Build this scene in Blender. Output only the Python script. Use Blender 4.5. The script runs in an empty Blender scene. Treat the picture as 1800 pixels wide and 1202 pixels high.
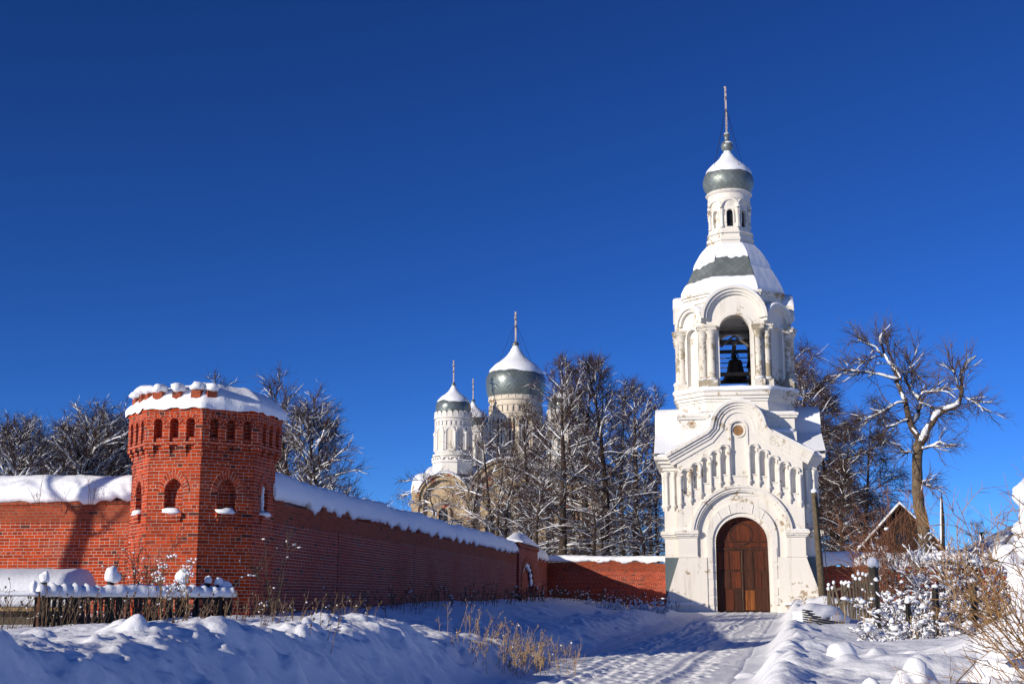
import bpy, math, random
import numpy as np
from mathutils import Vector, Matrix, noise as mnoise
from mathutils.geometry import tessellate_polygon
R = math.radians
scene = bpy.context.scene
COL = scene.collection

# ------------------------------------------------------------------ camera, sky, sun, exposure
EYE = 1.65
FPX = 2334.0                                   # focal length in pixels of the 1800 px wide photograph
PITCH = math.atan(454 / FPX)
cam = bpy.data.cameras.new('camera'); camo = bpy.data.objects.new('camera', cam); COL.objects.link(camo)
cam.sensor_width = 36; cam.lens = 36 * FPX / 1800; cam.clip_start = .1; cam.clip_end = 5000
camo.location = (0, 0, EYE); camo.rotation_euler = (R(90) + PITCH, 0, 0)
scene.camera = camo

SUN_EL, SUN_AZ = R(16), R(-125)                # azimuth clockwise from +Y: behind the camera, to the left
world = bpy.data.worlds.new('World'); scene.world = world; world.use_nodes = True
wn = world.node_tree; bg = wn.nodes['Background']
sky = wn.nodes.new('ShaderNodeTexSky'); sky.sky_type = 'NISHITA'; sky.sun_disc = False
sky.sun_elevation = SUN_EL; sky.sun_rotation = SUN_AZ; sky.altitude = 0
sky.air_density = .6; sky.dust_density = 0.0; sky.ozone_density = 7.0
gam = wn.nodes.new('ShaderNodeGamma'); gam.inputs[1].default_value = 1.3
hsv = wn.nodes.new('ShaderNodeHueSaturation'); hsv.inputs['Saturation'].default_value = 1.02; hsv.inputs['Hue'].default_value = .504; hsv.inputs['Value'].default_value = .66
wn.links.new(sky.outputs[0], gam.inputs[0]); wn.links.new(gam.outputs[0], hsv.inputs['Color']); wn.links.new(hsv.outputs[0], bg.inputs[0])
bg.inputs[1].default_value = .1
sun = bpy.data.lights.new('sun', 'SUN'); suno = bpy.data.objects.new('sun', sun); COL.objects.link(suno)
sun.energy = 4.4; sun.angle = R(.5); sun.color = (1, .89, .73)
sd = Vector((math.sin(SUN_AZ) * math.cos(SUN_EL), math.cos(SUN_AZ) * math.cos(SUN_EL), math.sin(SUN_EL)))
suno.rotation_euler = sd.to_track_quat('Z', 'Y').to_euler()
scene.view_settings.view_transform = 'Standard'; scene.view_settings.look = 'None'
scene.view_settings.exposure = .15; scene.view_settings.gamma = 1
scene.cycles.max_bounces = 5; scene.cycles.diffuse_bounces = 3; scene.cycles.glossy_bounces = 2
scene.cycles.transmission_bounces = 2; scene.cycles.volume_bounces = 0; scene.cycles.transparent_max_bounces = 4
scene.cycles.caustics_reflective = False; scene.cycles.caustics_refractive = False

# ------------------------------------------------------------------ measuring
def P(px, py, Y):
    x = (px - 900) / FPX; y = (601 - py) / FPX
    c, s = math.cos(PITCH), math.sin(PITCH)
    k = Y / (c - y * s)
    return Vector((x * k, Y, EYE + (s + y * c) * k))
GRID = R(8.3)                                   # the walls' own grid, turned 8.3 degrees
dv = Vector((math.sin(GRID), math.cos(GRID), 0)); rv = Vector((math.cos(GRID), -math.sin(GRID), 0))

# ------------------------------------------------------------------ node helpers and materials
def new_mat(name, base=(.5, .5, .5), rough=.8, metal=0.0):
    m = bpy.data.materials.new(name); m.use_nodes = True
    b = m.node_tree.nodes['Principled BSDF']
    b.inputs['Base Color'].default_value = (*base, 1); b.inputs['Roughness'].default_value = rough
    b.inputs['Metallic'].default_value = metal; b.inputs['Specular IOR Level'].default_value = .25
    return m, m.node_tree, b
def N(nt, kind, out=0, **kw):
    n = nt.nodes.new('ShaderNode' + kind)
    for k, v in kw.items():
        key = k.replace('_', ' ')
        if k.startswith('i') and k[1:].isdigit(): key = int(k[1:])
        elif hasattr(n, k) and key not in n.inputs: setattr(n, k, v); continue
        if hasattr(v, 'is_output'): nt.links.new(v, n.inputs[key])
        else: n.inputs[key].default_value = v
    return n
def math_(nt, op, a, b=0.0, c=None):
    n = nt.nodes.new('ShaderNodeMath'); n.operation = op
    for i, v in enumerate([a, b] + ([c] if c is not None else [])):
        if hasattr(v, 'is_output'): nt.links.new(v, n.inputs[i])
        else: n.inputs[i].default_value = v
    return n.outputs[0]
def mix(nt, f, a, b, mode='MIX'):
    n = nt.nodes.new('ShaderNodeMix'); n.data_type = 'RGBA'; n.blend_type = mode
    for i, v in ((0, f), (6, a), (7, b)):
        if hasattr(v, 'is_output'): nt.links.new(v, n.inputs[i])
        else: n.inputs[i].default_value = v if i == 0 else (*v, 1)
    return n.outputs[2]
def ramp(nt, f, lo, hi):
    n = nt.nodes.new('ShaderNodeMapRange'); n.interpolation_type = 'SMOOTHSTEP'
    nt.links.new(f, n.inputs[0]); n.inputs[1].default_value = lo; n.inputs[2].default_value = hi
    return n.outputs[0]
def noise(nt, scale, detail=4, vec=None, rough=.55):
    n = nt.nodes.new('ShaderNodeTexNoise'); n.inputs['Scale'].default_value = scale
    n.inputs['Detail'].default_value = detail; n.inputs['Roughness'].default_value = rough
    if vec is None: vec = coord(nt)
    nt.links.new(vec, n.inputs['Vector'])
    return n.outputs[0]
def coord(nt, which='Object'):
    for n in nt.nodes:
        if n.type == 'TEX_COORD': return n.outputs[which]
    return nt.nodes.new('ShaderNodeTexCoord').outputs[which]
def uvmap(nt, sx=1, sy=1, sz=1, rot=0, which='UV'):
    n = nt.nodes.new('ShaderNodeMapping'); n.inputs['Scale'].default_value = (sx, sy, sz)
    n.inputs['Rotation'].default_value = (0, 0, rot)
    nt.links.new(coord(nt, which), n.inputs[0]); return n.outputs[0]
def bump(nt, b, h, strength=.5, dist=.02):
    n = nt.nodes.new('ShaderNodeBump'); n.inputs['Strength'].default_value = strength; n.inputs['Distance'].default_value = dist
    nt.links.new(h, n.inputs['Height'])
    for l in list(b.inputs['Normal'].links): nt.links.new(l.from_socket, n.inputs['Normal'])
    nt.links.new(n.outputs[0], b.inputs['Normal'])
def setc(nt, b, c): nt.links.new(c, b.inputs['Base Color'])

def snow_mat(name, amp=.5, fine=18, base=(.875, .905, .95)):
    m, nt, b = new_mat(name, base, .55)
    h = noise(nt, fine, 5); h2 = noise(nt, fine * .17, 4)
    bump(nt, b, math_(nt, 'ADD', math_(nt, 'MULTIPLY', h, .35), h2), amp, .05)
    return m
M_SNOW = snow_mat('snow', .5, 14)
M_SNOWG = snow_mat('trodden_snow', .8, 10, (.87, .90, .95))
def road_mat():
    m, nt, b = new_mat('packed_snow', (.84, .86, .9), .5)
    u = noise(nt, 14, 5); v = noise(nt, 2.2, 4)
    setc(nt, b, mix(nt, ramp(nt, v, .35, .7), (.9, .915, .94), (.83, .85, .88)))
    bump(nt, b, math_(nt, 'ADD', math_(nt, 'MULTIPLY', u, .5), v), .6, .05)
    return m
M_ROAD = road_mat()

def brick_mat(name, c1, c2, mortar, frost=.3, w=.244, h=.0745, msize=.0046, bumpy=.6):
    m, nt, b = new_mat(name, c1, .88)
    wob = noise(nt, 1.3, 2); uv = coord(nt, 'UV')
    sep = N(nt, 'SeparateXYZ', Vector=uv)
    vv = math_(nt, 'ADD', sep.outputs[1], math_(nt, 'MULTIPLY', math_(nt, 'SUBTRACT', wob, .5), .03))
    cmb = N(nt, 'CombineXYZ', X=sep.outputs[0], Y=vv)
    br = nt.nodes.new('ShaderNodeTexBrick'); nt.links.new(cmb.outputs[0], br.inputs['Vector'])
    br.offset = .5; br.squash = .5; br.squash_frequency = 3
    for k, v in (('Scale', 1), ('Mortar Size', msize), ('Mortar Smooth', .25), ('Bias', -.05), ('Brick Width', w), ('Row Height', h)):
        br.inputs[k].default_value = v
    br.inputs['Color1'].default_value = (*c1, 1); br.inputs['Color2'].default_value = (*c2, 1)
    n1 = noise(nt, 2.0, 5); n2 = noise(nt, 30, 3); n3 = noise(nt, .45, 4)
    bc = mix(nt, math_(nt, 'MULTIPLY', ramp(nt, n1, .52, .75), .55), br.outputs['Color'], (.10, .03, .018))
    bc = mix(nt, math_(nt, 'MULTIPLY', ramp(nt, n2, .5, .8), .35), bc, tuple(x * .55 for x in c1))
    bc = mix(nt, math_(nt, 'MULTIPLY', ramp(nt, noise(nt, .8, 6, rough=.7), .54, .70), .38), bc, tuple(.3 * q + w_ for q, w_ in zip(c1, (.20, .115, .085))))
    # some burnt dark bricks
    br2 = nt.nodes.new('ShaderNodeTexBrick'); nt.links.new(cmb.outputs[0], br2.inputs['Vector'])
    br2.offset = .5; br2.squash = .5; br2.squash_frequency = 3
    for k, v in (('Scale', 1), ('Mortar Size', 0), ('Bias', 0), ('Brick Width', w), ('Row Height', h)): br2.inputs[k].default_value = v
    br2.inputs['Color1'].default_value = (0, 0, 0, 1); br2.inputs['Color2'].default_value = (1, 1, 1, 1)
    bc = mix(nt, math_(nt, 'MULTIPLY', math_(nt, 'GREATER_THAN', br2.outputs['Color'], .965), .7), bc, (.035, .022, .018))
    # hoar frost caught on the joints, patchy
    fr = ramp(nt, math_(nt, 'ADD', math_(nt, 'MULTIPLY', n3, .6), math_(nt, 'MULTIPLY', noise(nt, 9, 3), .4)),   .36, .58)
    mc = mix(nt, fr, tuple(x * .5 for x in mortar), mortar)
    fac = br.outputs['Fac']
    col = mix(nt, fac, bc, mc)
    setc(nt, b, col)
    hgt = math_(nt, 'SUBTRACT', math_(nt, 'MULTIPLY', n2, .25), fac)
    bump(nt, b, hgt, bumpy, .012)
    return m
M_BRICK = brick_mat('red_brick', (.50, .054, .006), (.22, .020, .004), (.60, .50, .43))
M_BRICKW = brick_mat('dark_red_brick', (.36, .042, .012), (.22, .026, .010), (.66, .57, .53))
M_BRICKF = brick_mat('weathered_red_brick', (.36, .065, .022), (.24, .04, .016), (.30, .2, .16))

def plaster_mat(name, white, stain, under, red, peel=.62, amount=1.0, sc=1.0):
    m, nt, b = new_mat(name, white, .85)
    a = noise(nt, .55 * sc, 6, rough=.65); c = noise(nt, 3.5 * sc, 6, rough=.7); d = noise(nt, 18, 4)
    streak = noise(nt, 1.0, 5, uvmap(nt, 3.2 * sc, 3.2 * sc, .35 * sc, which='Object'), .65)
    col = mix(nt, math_(nt, 'MULTIPLY', ramp(nt, streak, .5, .78), .55 * amount), white, stain)
    col = mix(nt, math_(nt, 'MULTIPLY', ramp(nt, d, .55, .8), .25 * amount), col, stain)
    mm = math_(nt, 'ADD', math_(nt, 'MULTIPLY', a, .55), math_(nt, 'MULTIPLY', c, .45))
    pe = ramp(nt, mm, peel, peel + .02)
    col = mix(nt, pe, col, under)
    if red is not None: col = mix(nt, ramp(nt, mm, peel + .06, peel + .075), col, red)
    setc(nt, b, col)
    bump(nt, b, math_(nt, 'SUBTRACT', math_(nt, 'MULTIPLY', math_(nt, 'ADD', d, c), .2), math_(nt, 'MULTIPLY', pe, .6)), .5, .02)
    return m
M_WHITE = plaster_mat('white_plaster', (.775, .745, .68), (.50, .44, .36), (.42, .35, .25), (.30, .10, .05), .563, 1.25)
M_WORN = plaster_mat('worn_column_plaster', (.70, .66, .58), (.46, .41, .32), (.37, .32, .23), None, .5)
M_CATHW = plaster_mat('cathedral_white', (.74, .72, .675), (.50, .46, .41), (.45, .38, .29), (.3, .1, .05), .60, .9)
M_BEIGE = plaster_mat('beige_plaster', (.50, .39, .25), (.30, .22, .14), (.34, .26, .17), (.30, .06, .03), .505, 1.3)
M_DRUM = plaster_mat('weathered_drum_plaster', (.66, .60, .50), (.38, .31, .23), (.36, .28, .18), (.28, .07, .04), .54)

def metal_mat(name, c, s=.5, rough=.42, rust=.69):
    m, nt, b = new_mat(name, c, rough, .45)
    sep = N(nt, 'SeparateXYZ', Vector=coord(nt, 'UV'))
    def line(e):
        f = math_(nt, 'FRACT', math_(nt, 'DIVIDE', e, s)); return math_(nt, 'ABSOLUTE', math_(nt, 'SUBTRACT', f, .5))
    p = math_(nt, 'ADD', sep.outputs[0], sep.outputs[1]); q = math_(nt, 'SUBTRACT', sep.outputs[0], sep.outputs[1])
    l = math_(nt, 'MAXIMUM', line(p), line(q))
    edge = ramp(nt, l, .455, .495)
    cell = N(nt, 'TexWhiteNoise', Vector=N(nt, 'CombineXYZ', X=math_(nt, 'FLOOR', math_(nt, 'DIVIDE', p, s)), Y=math_(nt, 'FLOOR', math_(nt, 'DIVIDE', q, s))).outputs[0])
    n1 = noise(nt, 1.5, 5)
    col = mix(nt, math_(nt, 'MULTIPLY', cell.outputs[0], .5), c, tuple(x * 1.5 for x in c))
    col = mix(nt, math_(nt, 'MULTIPLY', edge, .7), col, tuple(x * .35 for x in c))
    if rust: col = mix(nt, ramp(nt, n1, rust, rust + .05), col, (.22, .07, .02))
    setc(nt, b, col)
    nt.links.new(math_(nt, 'ADD', math_(nt, 'MULTIPLY', cell.outputs[0], .12), rough - .05), b.inputs['Roughness'])
    bump(nt, b, math_(nt, 'SUBTRACT', math_(nt, 'MULTIPLY', cell.outputs[0], .5), edge), .35, .02)
    return m
M_TILE = metal_mat('grey_green_scale_tile', (.20, .23, .222), .42)
M_TILEB = metal_mat('grey_green_dome_tile', (.165, .195, .19), .6, .3, None)
M_SHEET = metal_mat('blue_grey_sheet', (.11, .14, .15), 5.0, .5, None)

M_ROOFM = metal_mat('grey_roof_sheet', (.26, .30, .34), 1.2, .5, None)

def bark_mat(name, c, c2):
    m, nt, b = new_mat(name, c, .9)
    n1 = noise(nt, 9, 4, uvmap(nt, 1, 1, .3, which='Object'))
    setc(nt, b, mix(nt, ramp(nt, n1, .35, .65), c, c2)); bump(nt, b, n1, .6, .03)
    return m
M_BARK = bark_mat('bark', (.032, .024, .019), (.075, .055, .042))
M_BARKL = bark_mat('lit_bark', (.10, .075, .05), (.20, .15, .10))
M_TWIG = bark_mat('twig', (.05, .032, .028), (.085, .052, .042))
M_REDTWIG = bark_mat('red_twig', (.15, .065, .035), (.24, .11, .06))
M_GOLDTWIG = bark_mat('gold_twig', (.22, .12, .045), (.34, .20, .085))
M_STRAW = bark_mat('dry_stalk', (.26, .17, .08), (.40, .28, .15))
M_STALK = bark_mat('brown_stalk', (.10, .065, .04), (.18, .12, .075))

def wood_mat(name, c, c2, plank=.13, streaks=1.0, rough=.6):
    m, nt, b = new_mat(name, c, rough)
    sep = N(nt, 'SeparateXYZ', Vector=coord(nt, 'UV'))
    pl = math_(nt, 'DIVIDE', sep.outputs[0], plank); fl = math_(nt, 'FLOOR', pl)
    wnz = N(nt, 'TexWhiteNoise', noise_dimensions='1D', W=fl)
    g = noise(nt, 1.0, 5, uvmap(nt, 30, 1.6, 1), .65)
    col = mix(nt, wnz.outputs[0], c, c2)
    col = mix(nt, math_(nt, 'MULTIPLY', ramp(nt, g, .42, .68), .75 * streaks), col, tuple(x * .22 for x in c))
    gap = ramp(nt, math_(nt, 'ABSOLUTE', math_(nt, 'SUBTRACT', math_(nt, 'FRACT', pl), .5)), .46, .49)
    col = mix(nt, math_(nt, 'MULTIPLY', gap, .8), col, tuple(x * .1 for x in c))
    setc(nt, b, col); bump(nt, b, math_(nt, 'SUBTRACT', math_(nt, 'MULTIPLY', g, .4), gap), .5, .01)
    return m
M_DOOR = wood_mat('varnished_door_wood', (.15, .034, .010), (.065, .016, .007))
M_DOORL = wood_mat('worn_door_wood', (.32, .105, .022), (.17, .048, .012), .1)
M_DOORD = wood_mat('dark_door_wood', (.05, .018, .009), (.085, .026, .011))
M_FENCE = wood_mat('black_fence_wood', (.018, .017, .016), (.04, .035, .03), .3)
M_GREYW = wood_mat('grey_weathered_wood', (.13, .105, .075), (.085, .07, .052), .2)
M_BEAM = wood_mat('belfry_timber', (.12, .10, .08), (.07, .06, .05), .3)
M_LOG = wood_mat('brown_house_boards', (.05, .022, .012), (.03, .014, .009), .16)
M_BOARD = wood_mat('pale_boards', (.42, .30, .15), (.3, .2, .1), .12)
def plain(name, c, rough=.7, metal=0):
    m, nt, b = new_mat(name, c, rough, metal)
    n1 = noise(nt, 6, 5); setc(nt, b, mix(nt, ramp(nt, n1, .3, .7), tuple(x * .7 for x in c), tuple(min(1, x * 1.2) for x in c)))
    bump(nt, b, n1, .3, .01); return m
M_IRON = plain('black_iron', (.02, .02, .021), .6)
M_BRONZE = plain('dark_bronze', (.035, .03, .026), .5, .6)
M_GLASS = plain('dark_window_glass', (.015, .017, .02), .15)
M_CROSS = plain('rusty_white_cross', (.50, .42, .38), .5)
M_RUST = plain('rust_iron', (.16, .07, .035), .8)
M_POLE = plain('pole_wood', (.12, .095, .06), .85)
M_PATCH = plain('bricked_oculus', (.30, .17, .08), .9)
M_RUBBER = plain('black_rubber', (.015, .015, .016), .8)

# ------------------------------------------------------------------ mesh builder
class MB:
    def __init__(self, M=None): self.v = []; self.f = []; self.uv = {}; self.mi = {}; self.sm = set(); self.M = M
    def add(self, p):
        p = Vector(p)
        if self.M is not None: p = self.M @ p
        self.v.append(p); return len(self.v) - 1
    def poly(self, idx, uv=None, m=0, s=False):
        k = len(self.f); self.f.append(tuple(idx))
        if uv: self.uv[k] = uv
        if m: self.mi[k] = m
        if s: self.sm.add(k)
    def face(self, pts, uv=None, m=0, s=False): self.poly([self.add(p) for p in pts], uv, m, s)
    def box(self, x0, x1, y0, y1, z0, z1, m=0, tx=0, ty=0):
        c = [(x0, y0, z0), (x1, y0, z0), (x1, y1, z0), (x0, y1, z0), (x0 + tx, y0 + ty, z1), (x1 - tx, y0 + ty, z1), (x1 - tx, y1 - ty, z1), (x0 + tx, y1 - ty, z1)]
        i = [self.add(p) for p in c]
        for q in ((0, 1, 5, 4), (1, 2, 6, 5), (2, 3, 7, 6), (3, 0, 4, 7), (4, 5, 6, 7), (3, 2, 1, 0)): self.poly([i[k] for k in q], m=m)
    def beam(self, a, b, w, h, m=0):
        a, b = Vector(a), Vector(b); d = (b - a).normalized()
        up = Vector((0, 0, 1)) if abs(d.z) < .95 else Vector((0, 1, 0))
        s = d.cross(up).normalized(); u = s.cross(d)
        q = [s * (-w / 2) - u * (h / 2), s * (w / 2) - u * (h / 2), s * (w / 2) + u * (h / 2), s * (-w / 2) + u * (h / 2)]
        i = [self.add(a + k) for k in q] + [self.add(b + k) for k in q]
        for k in range(4): self.poly((i[k], i[(k + 1) % 4], i[4 + (k + 1) % 4], i[4 + k]), m=m)
        self.poly((i[3], i[2], i[1], i[0]), m=m); self.poly(i[4:], m=m)
    def tube(self, pts, rad, n=6, m=0, s=True, cap=True):
        prev = None; pts = [Vector(p) for p in pts]
        ref = None
        for k, p in enumerate(pts):
            d = (pts[min(k + 1, len(pts) - 1)] - pts[max(k - 1, 0)])
            if d.length < 1e-9: d = Vector((0, 0, 1))
            d.normalize()
            if ref is None: ref = d.orthogonal().normalized()
            ref = (ref - d * ref.dot(d)); ref = ref.normalized() if ref.length > 1e-6 else d.orthogonal().normalized()
            w = d.cross(ref); r = rad[k] if isinstance(rad, (list, tuple)) else rad
            ring = [self.add(p + ref * (r * math.cos(6.28319 * j / n)) + w * (r * math.sin(6.28319 * j / n))) for j in range(n)]
            if prev:
                for j in range(n): self.poly((prev[j], prev[(j + 1) % n], ring[(j + 1) % n], ring[j]), m=m, s=s)
            elif cap: self.poly(ring[::-1], m=m)
            prev = ring
        if cap: self.poly(prev, m=m)
    def loft(self, rings, caps=(True, True), m=0, s=False, closed=True):
        ids = [[self.add(p) for p in r] for r in rings]; n = len(ids[0])
        for a, b in zip(ids, ids[1:]):
            for j in range(n if closed else n - 1):
                self.poly((a[j], a[(j + 1) % n], b[(j + 1) % n], b[j]), m=m, s=s)
        if caps[0]: self.poly(ids[0][::-1], m=m)
        if caps[1]: self.poly(ids[-1], m=m)
    def lathe(self, prof, n=24, m=0, s=True, c=(0, 0), a0=0.0, uvr=None, caps=(False, False)):
        ids = []; vl = [0]
        for (r0, z0), (r1, z1) in zip(prof, prof[1:]): vl.append(vl[-1] + math.hypot(r1 - r0, z1 - z0))
        R_ = uvr or max(p[0] for p in prof)
        for r, z in prof:
            ids.append([self.add((c[0] + r * math.sin(a0 + 6.28319 * j / n), c[1] - r * math.cos(a0 + 6.28319 * j / n), z)) for j in range(n)])
        for k in range(len(ids) - 1):
            for j in range(n):
                u0, u1 = R_ * 6.28319 * j / n, R_ * 6.28319 * (j + 1) / n
                self.poly((ids[k][j], ids[k][(j + 1) % n], ids[k + 1][(j + 1) % n], ids[k + 1][j]), [(u0, vl[k]), (u1, vl[k]), (u1, vl[k + 1]), (u0, vl[k + 1])], m, s)
        if caps[0]: self.poly(ids[0][::-1], m=m)
        if caps[1]: self.poly(ids[-1], m=m)
    def plate(self, outer, holes, y0, y1, m=0, mside=None):
        loops = [outer] + list(holes)
        flat = [p for l in loops for p in l]
        tris = tessellate_polygon([[Vector((p[0], p[1], 0)) for p in l] for l in loops])
        a = [self.add((p[0], y0, p[1])) for p in flat]; b = [self.add((p[0], y1, p[1])) for p in flat]
        for t in tris:
            self.poly([a[i] for i in t], m=m); self.poly([b[i] for i in t][::-1], m=m)
        o = 0
        for l in loops:
            n = len(l)
            for k in range(n): self.poly((a[o + k], a[o + (k + 1) % n], b[o + (k + 1) % n], b[o + k]), m=m if mside is None else mside)
            o += n
    def ring(self, p_out, p_in, y0, y1, m=0, radial=False):
        """strip between two open outlines with equal counts, as a solid from y0 to y1"""
        n = len(p_out); L = 0
        A = [[self.add((p[0], y, p[1])) for p in l] for l in (p_out, p_in) for y in (y0, y1)]   # of, ob, inf, inb
        for k in range(n - 1):
            dl = math.hypot(p_out[k + 1][0] - p_out[k][0], p_out[k + 1][1] - p_out[k][1]) * .85
            w = math.hypot(p_out[k][0] - p_in[k][0], p_out[k][1] - p_in[k][1])
            uv = [(0, L), (0, L + dl), (w, L + dl), (w, L)] if radial else None
            self.poly((A[0][k], A[0][k + 1], A[2][k + 1], A[2][k]), uv, m)
            self.poly((A[0][k], A[1][k], A[1][k + 1], A[0][k + 1]), None, m)
            self.poly((A[2][k], A[2][k + 1], A[3][k + 1], A[3][k]), None, m)
            self.poly((A[1][k], A[3][k], A[3][k + 1], A[1][k + 1]), None, m)
            L += dl
        for k in (0, n - 1): self.poly((A[0][k], A[1][k], A[3][k], A[2][k]), None, m)
    def build(self, name, mats, parent=None, uv=True, sharp=None):
        me = bpy.data.meshes.new(name); me.from_pydata([tuple(p) for p in self.v], [], self.f)
        if not isinstance(mats, (list, tuple)): mats = [mats]
        for m in mats: me.materials.append(m)
        if self.mi:
            a = np.zeros(len(self.f), 'i'); a[list(self.mi.keys())] = list(self.mi.values()); me.polygons.foreach_set('material_index', a)
        if self.sm:
            a = np.zeros(len(self.f), 'b'); a[list(self.sm)] = 1; me.polygons.foreach_set('use_smooth', a.astype(bool))
        if uv:
            L = me.uv_layers.new(name='UVMap'); data = np.zeros((len(me.loops), 2), 'f')
            for pol in me.polygons:
                e = self.uv.get(pol.index)
                if e: data[pol.loop_start:pol.loop_start + pol.loop_total] = e; continue
                n = pol.normal; h = math.hypot(n.x, n.y)
                if h < .5: t = None
                else: t = (-n.y / h, n.x / h)
                for li in range(pol.loop_start, pol.loop_start + pol.loop_total):
                    p = self.v[self.f[pol.index][li - pol.loop_start]]
                    data[li] = (p.x, p.y) if t is None else (p.x * t[0] + p.y * t[1], p.z)
            L.data.foreach_set('uv', data.ravel())
        if sharp: me.set_sharp_from_angle(angle=R(sharp))
        o = bpy.data.objects.new(name, me); COL.objects.link(o)
        if parent is not None: o.parent = parent
        return o
def thing(name, label, cat, loc=(0, 0, 0), rz=0.0, group=None):
    o = bpy.data.objects.new(name, None); COL.objects.link(o); o.location = loc; o.rotation_euler = (0, 0, rz)
    o['label'] = label; o['category'] = cat; o.empty_display_size = .3
    if group: o['group'] = group
    return o
def tag(o, label, cat, group=None):
    o['label'] = label; o['category'] = cat
    if group: o['group'] = group
    return o
def dup(root, loc, rz, label, scale=(1, 1, 1), group=None):
    r = root.copy(); COL.objects.link(r); r.location = loc; r.rotation_euler = (0, 0, rz); r.scale = scale; r['label'] = label
    if group: r['group'] = group
    for ch in list(root.children):
        c = ch.copy(); COL.objects.link(c); c.parent = r
        for g in ch.children:
            e = g.copy(); COL.objects.link(e); e.parent = c
    return r
def copy_part(o, M, parent):
    c = o.copy(); COL.objects.link(c); c.parent = parent; c.matrix_local = M; return c

def arc(cx, cz, r, a0=180, a1=0, n=14):
    return [(cx + r * math.cos(R(a0 + (a1 - a0) * k / n)), cz + r * math.sin(R(a0 + (a1 - a0) * k / n))) for k in range(n + 1)]
def opening(cx, sill, spring, r, n=14): return [(cx - r, sill)] + arc(cx, spring, r, n=n) + [(cx + r, sill)]
def pointed(cx, spring, r, k=1.5, n=6):
    """two arcs of radius r*k meeting in a point"""
    c = r * (k - 1); a1 = math.degrees(math.acos(c / (r * k)))
    l = [(cx + c + r * k * math.cos(R(180 - a1 * i / n)), spring + r * k * math.sin(R(180 - a1 * i / n))) for i in range(n + 1)]
    return l + [(2 * cx - x, z) for x, z in l[-2::-1]]
def fuse(o, voxel, smooth=4):
    m = o.modifiers.new('r', 'REMESH'); m.mode = 'VOXEL'; m.voxel_size = voxel; m.use_smooth_shade = True
    m2 = o.modifiers.new('s', 'SMOOTH'); m2.iterations = smooth; m2.factor = .5
    dg = bpy.context.evaluated_depsgraph_get(); me = bpy.data.meshes.new_from_object(o.evaluated_get(dg)); mats = list(o.data.materials)
    o.modifiers.clear(); o.data = me; me.materials.clear()
    for q in mats: me.materials.append(q)
def rnd(seed): return random.Random(seed)
def nz(x, y=0.0, z=0.0): return mnoise.noise((x, y, z))
def octo(W, m, z, c=(0, 0)):
    a, b = W / 2, m / 2
    return [(c[0] + x, c[1] + y, z) for x, y in ((-b, -a), (b, -a), (a, -b), (a, b), (b, a), (-b, a), (-a, b), (-a, -b))]
def face_M(ang, ap, c=(0, 0)):
    return Matrix.Translation((c[0], c[1], 0)) @ Matrix.Rotation(ang, 4, 'Z') @ Matrix.Translation((0, -ap, 0))

def snow_strip(mb, path, w, h, seed=0, step=.2, over=0.0, ragged=.06, closed=False):
    """a rounded bank of snow lying along a path of points at the ledge's top; w either side, h high"""
    path = [Vector(p) for p in path]
    if closed: path.append(path[0])
    pts = []; acc = 0
    for a, b in zip(path, path[1:]):
        n = max(1, int((b - a).length / step))
        pts += [a.lerp(b, k / n) for k in range(n)]
    pts.append(path[-1])
    rings = []
    for k, p in enumerate(pts):
        if closed: d = pts[(k + 1) % (len(pts) - 1)] - pts[k - 1 if k else -2]
        else: d = pts[min(k + 1, len(pts) - 1)] - pts[max(k - 1, 0)]
        d.z = 0; d.normalize(); s = Vector((d.y, -d.x, 0))
        e = seed * 7.3
        hh = h * (.85 + .35 * nz(p.x * .9 + e, p.y * .9)); rg = ragged * nz(p.x * 2.3 + e, p.y * 2.3, 5) * 2
        if not closed and k in (0, len(pts) - 1): hh *= .55
        prof = [(w + over, -.03 + min(0, rg) - over * .25), (w + over * 1.2 + .02, .12 * hh), (w * .92 + over * .6, hh * .55), (w * .55, hh * .9), (0, hh), (-w * .55, hh * .92), (-w * .95, hh * .5), (-w, -.02)]
        rings.append([p + s * (x + .02 * nz(p.x * 4 + e, p.y * 4, q)) + Vector((0, 0, z)) for q, (x, z) in enumerate(prof)])
    mb.loft(rings, (not closed, not closed), s=True)
def blob(mb, c, rx, ry, rz, seed=0, n=10, m=6, amp=.15, flat=.0):
    c = Vector(c); prev = None
    for i in range(m + 1):
        t = math.pi * i / m; ring = []
        for j in range(n if 0 < i < m else 1):
            a = 6.28319 * j / n; d = Vector((math.sin(t) * math.cos(a), math.sin(t) * math.sin(a), math.cos(t)))
            k = 1 + amp * 2 * nz(d.x * 1.3 + seed * 3.1, d.y * 1.3 + seed, d.z * 1.3); z = d.z * rz * k
            if d.z < 0: z *= (1 - flat)
            ring.append(mb.add(c + Vector((d.x * rx * k, d.y * ry * k, z))))
        if prev:
            for j in range(n):
                if len(prev) == 1: mb.poly((prev[0], ring[j], ring[(j + 1) % n]), s=True)
                elif len(ring) == 1: mb.poly((prev[j], ring[0], prev[(j + 1) % n]), s=True)
                else: mb.poly((prev[j], ring[j], ring[(j + 1) % n], prev[(j + 1) % n]), s=True)
        prev = ring

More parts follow.
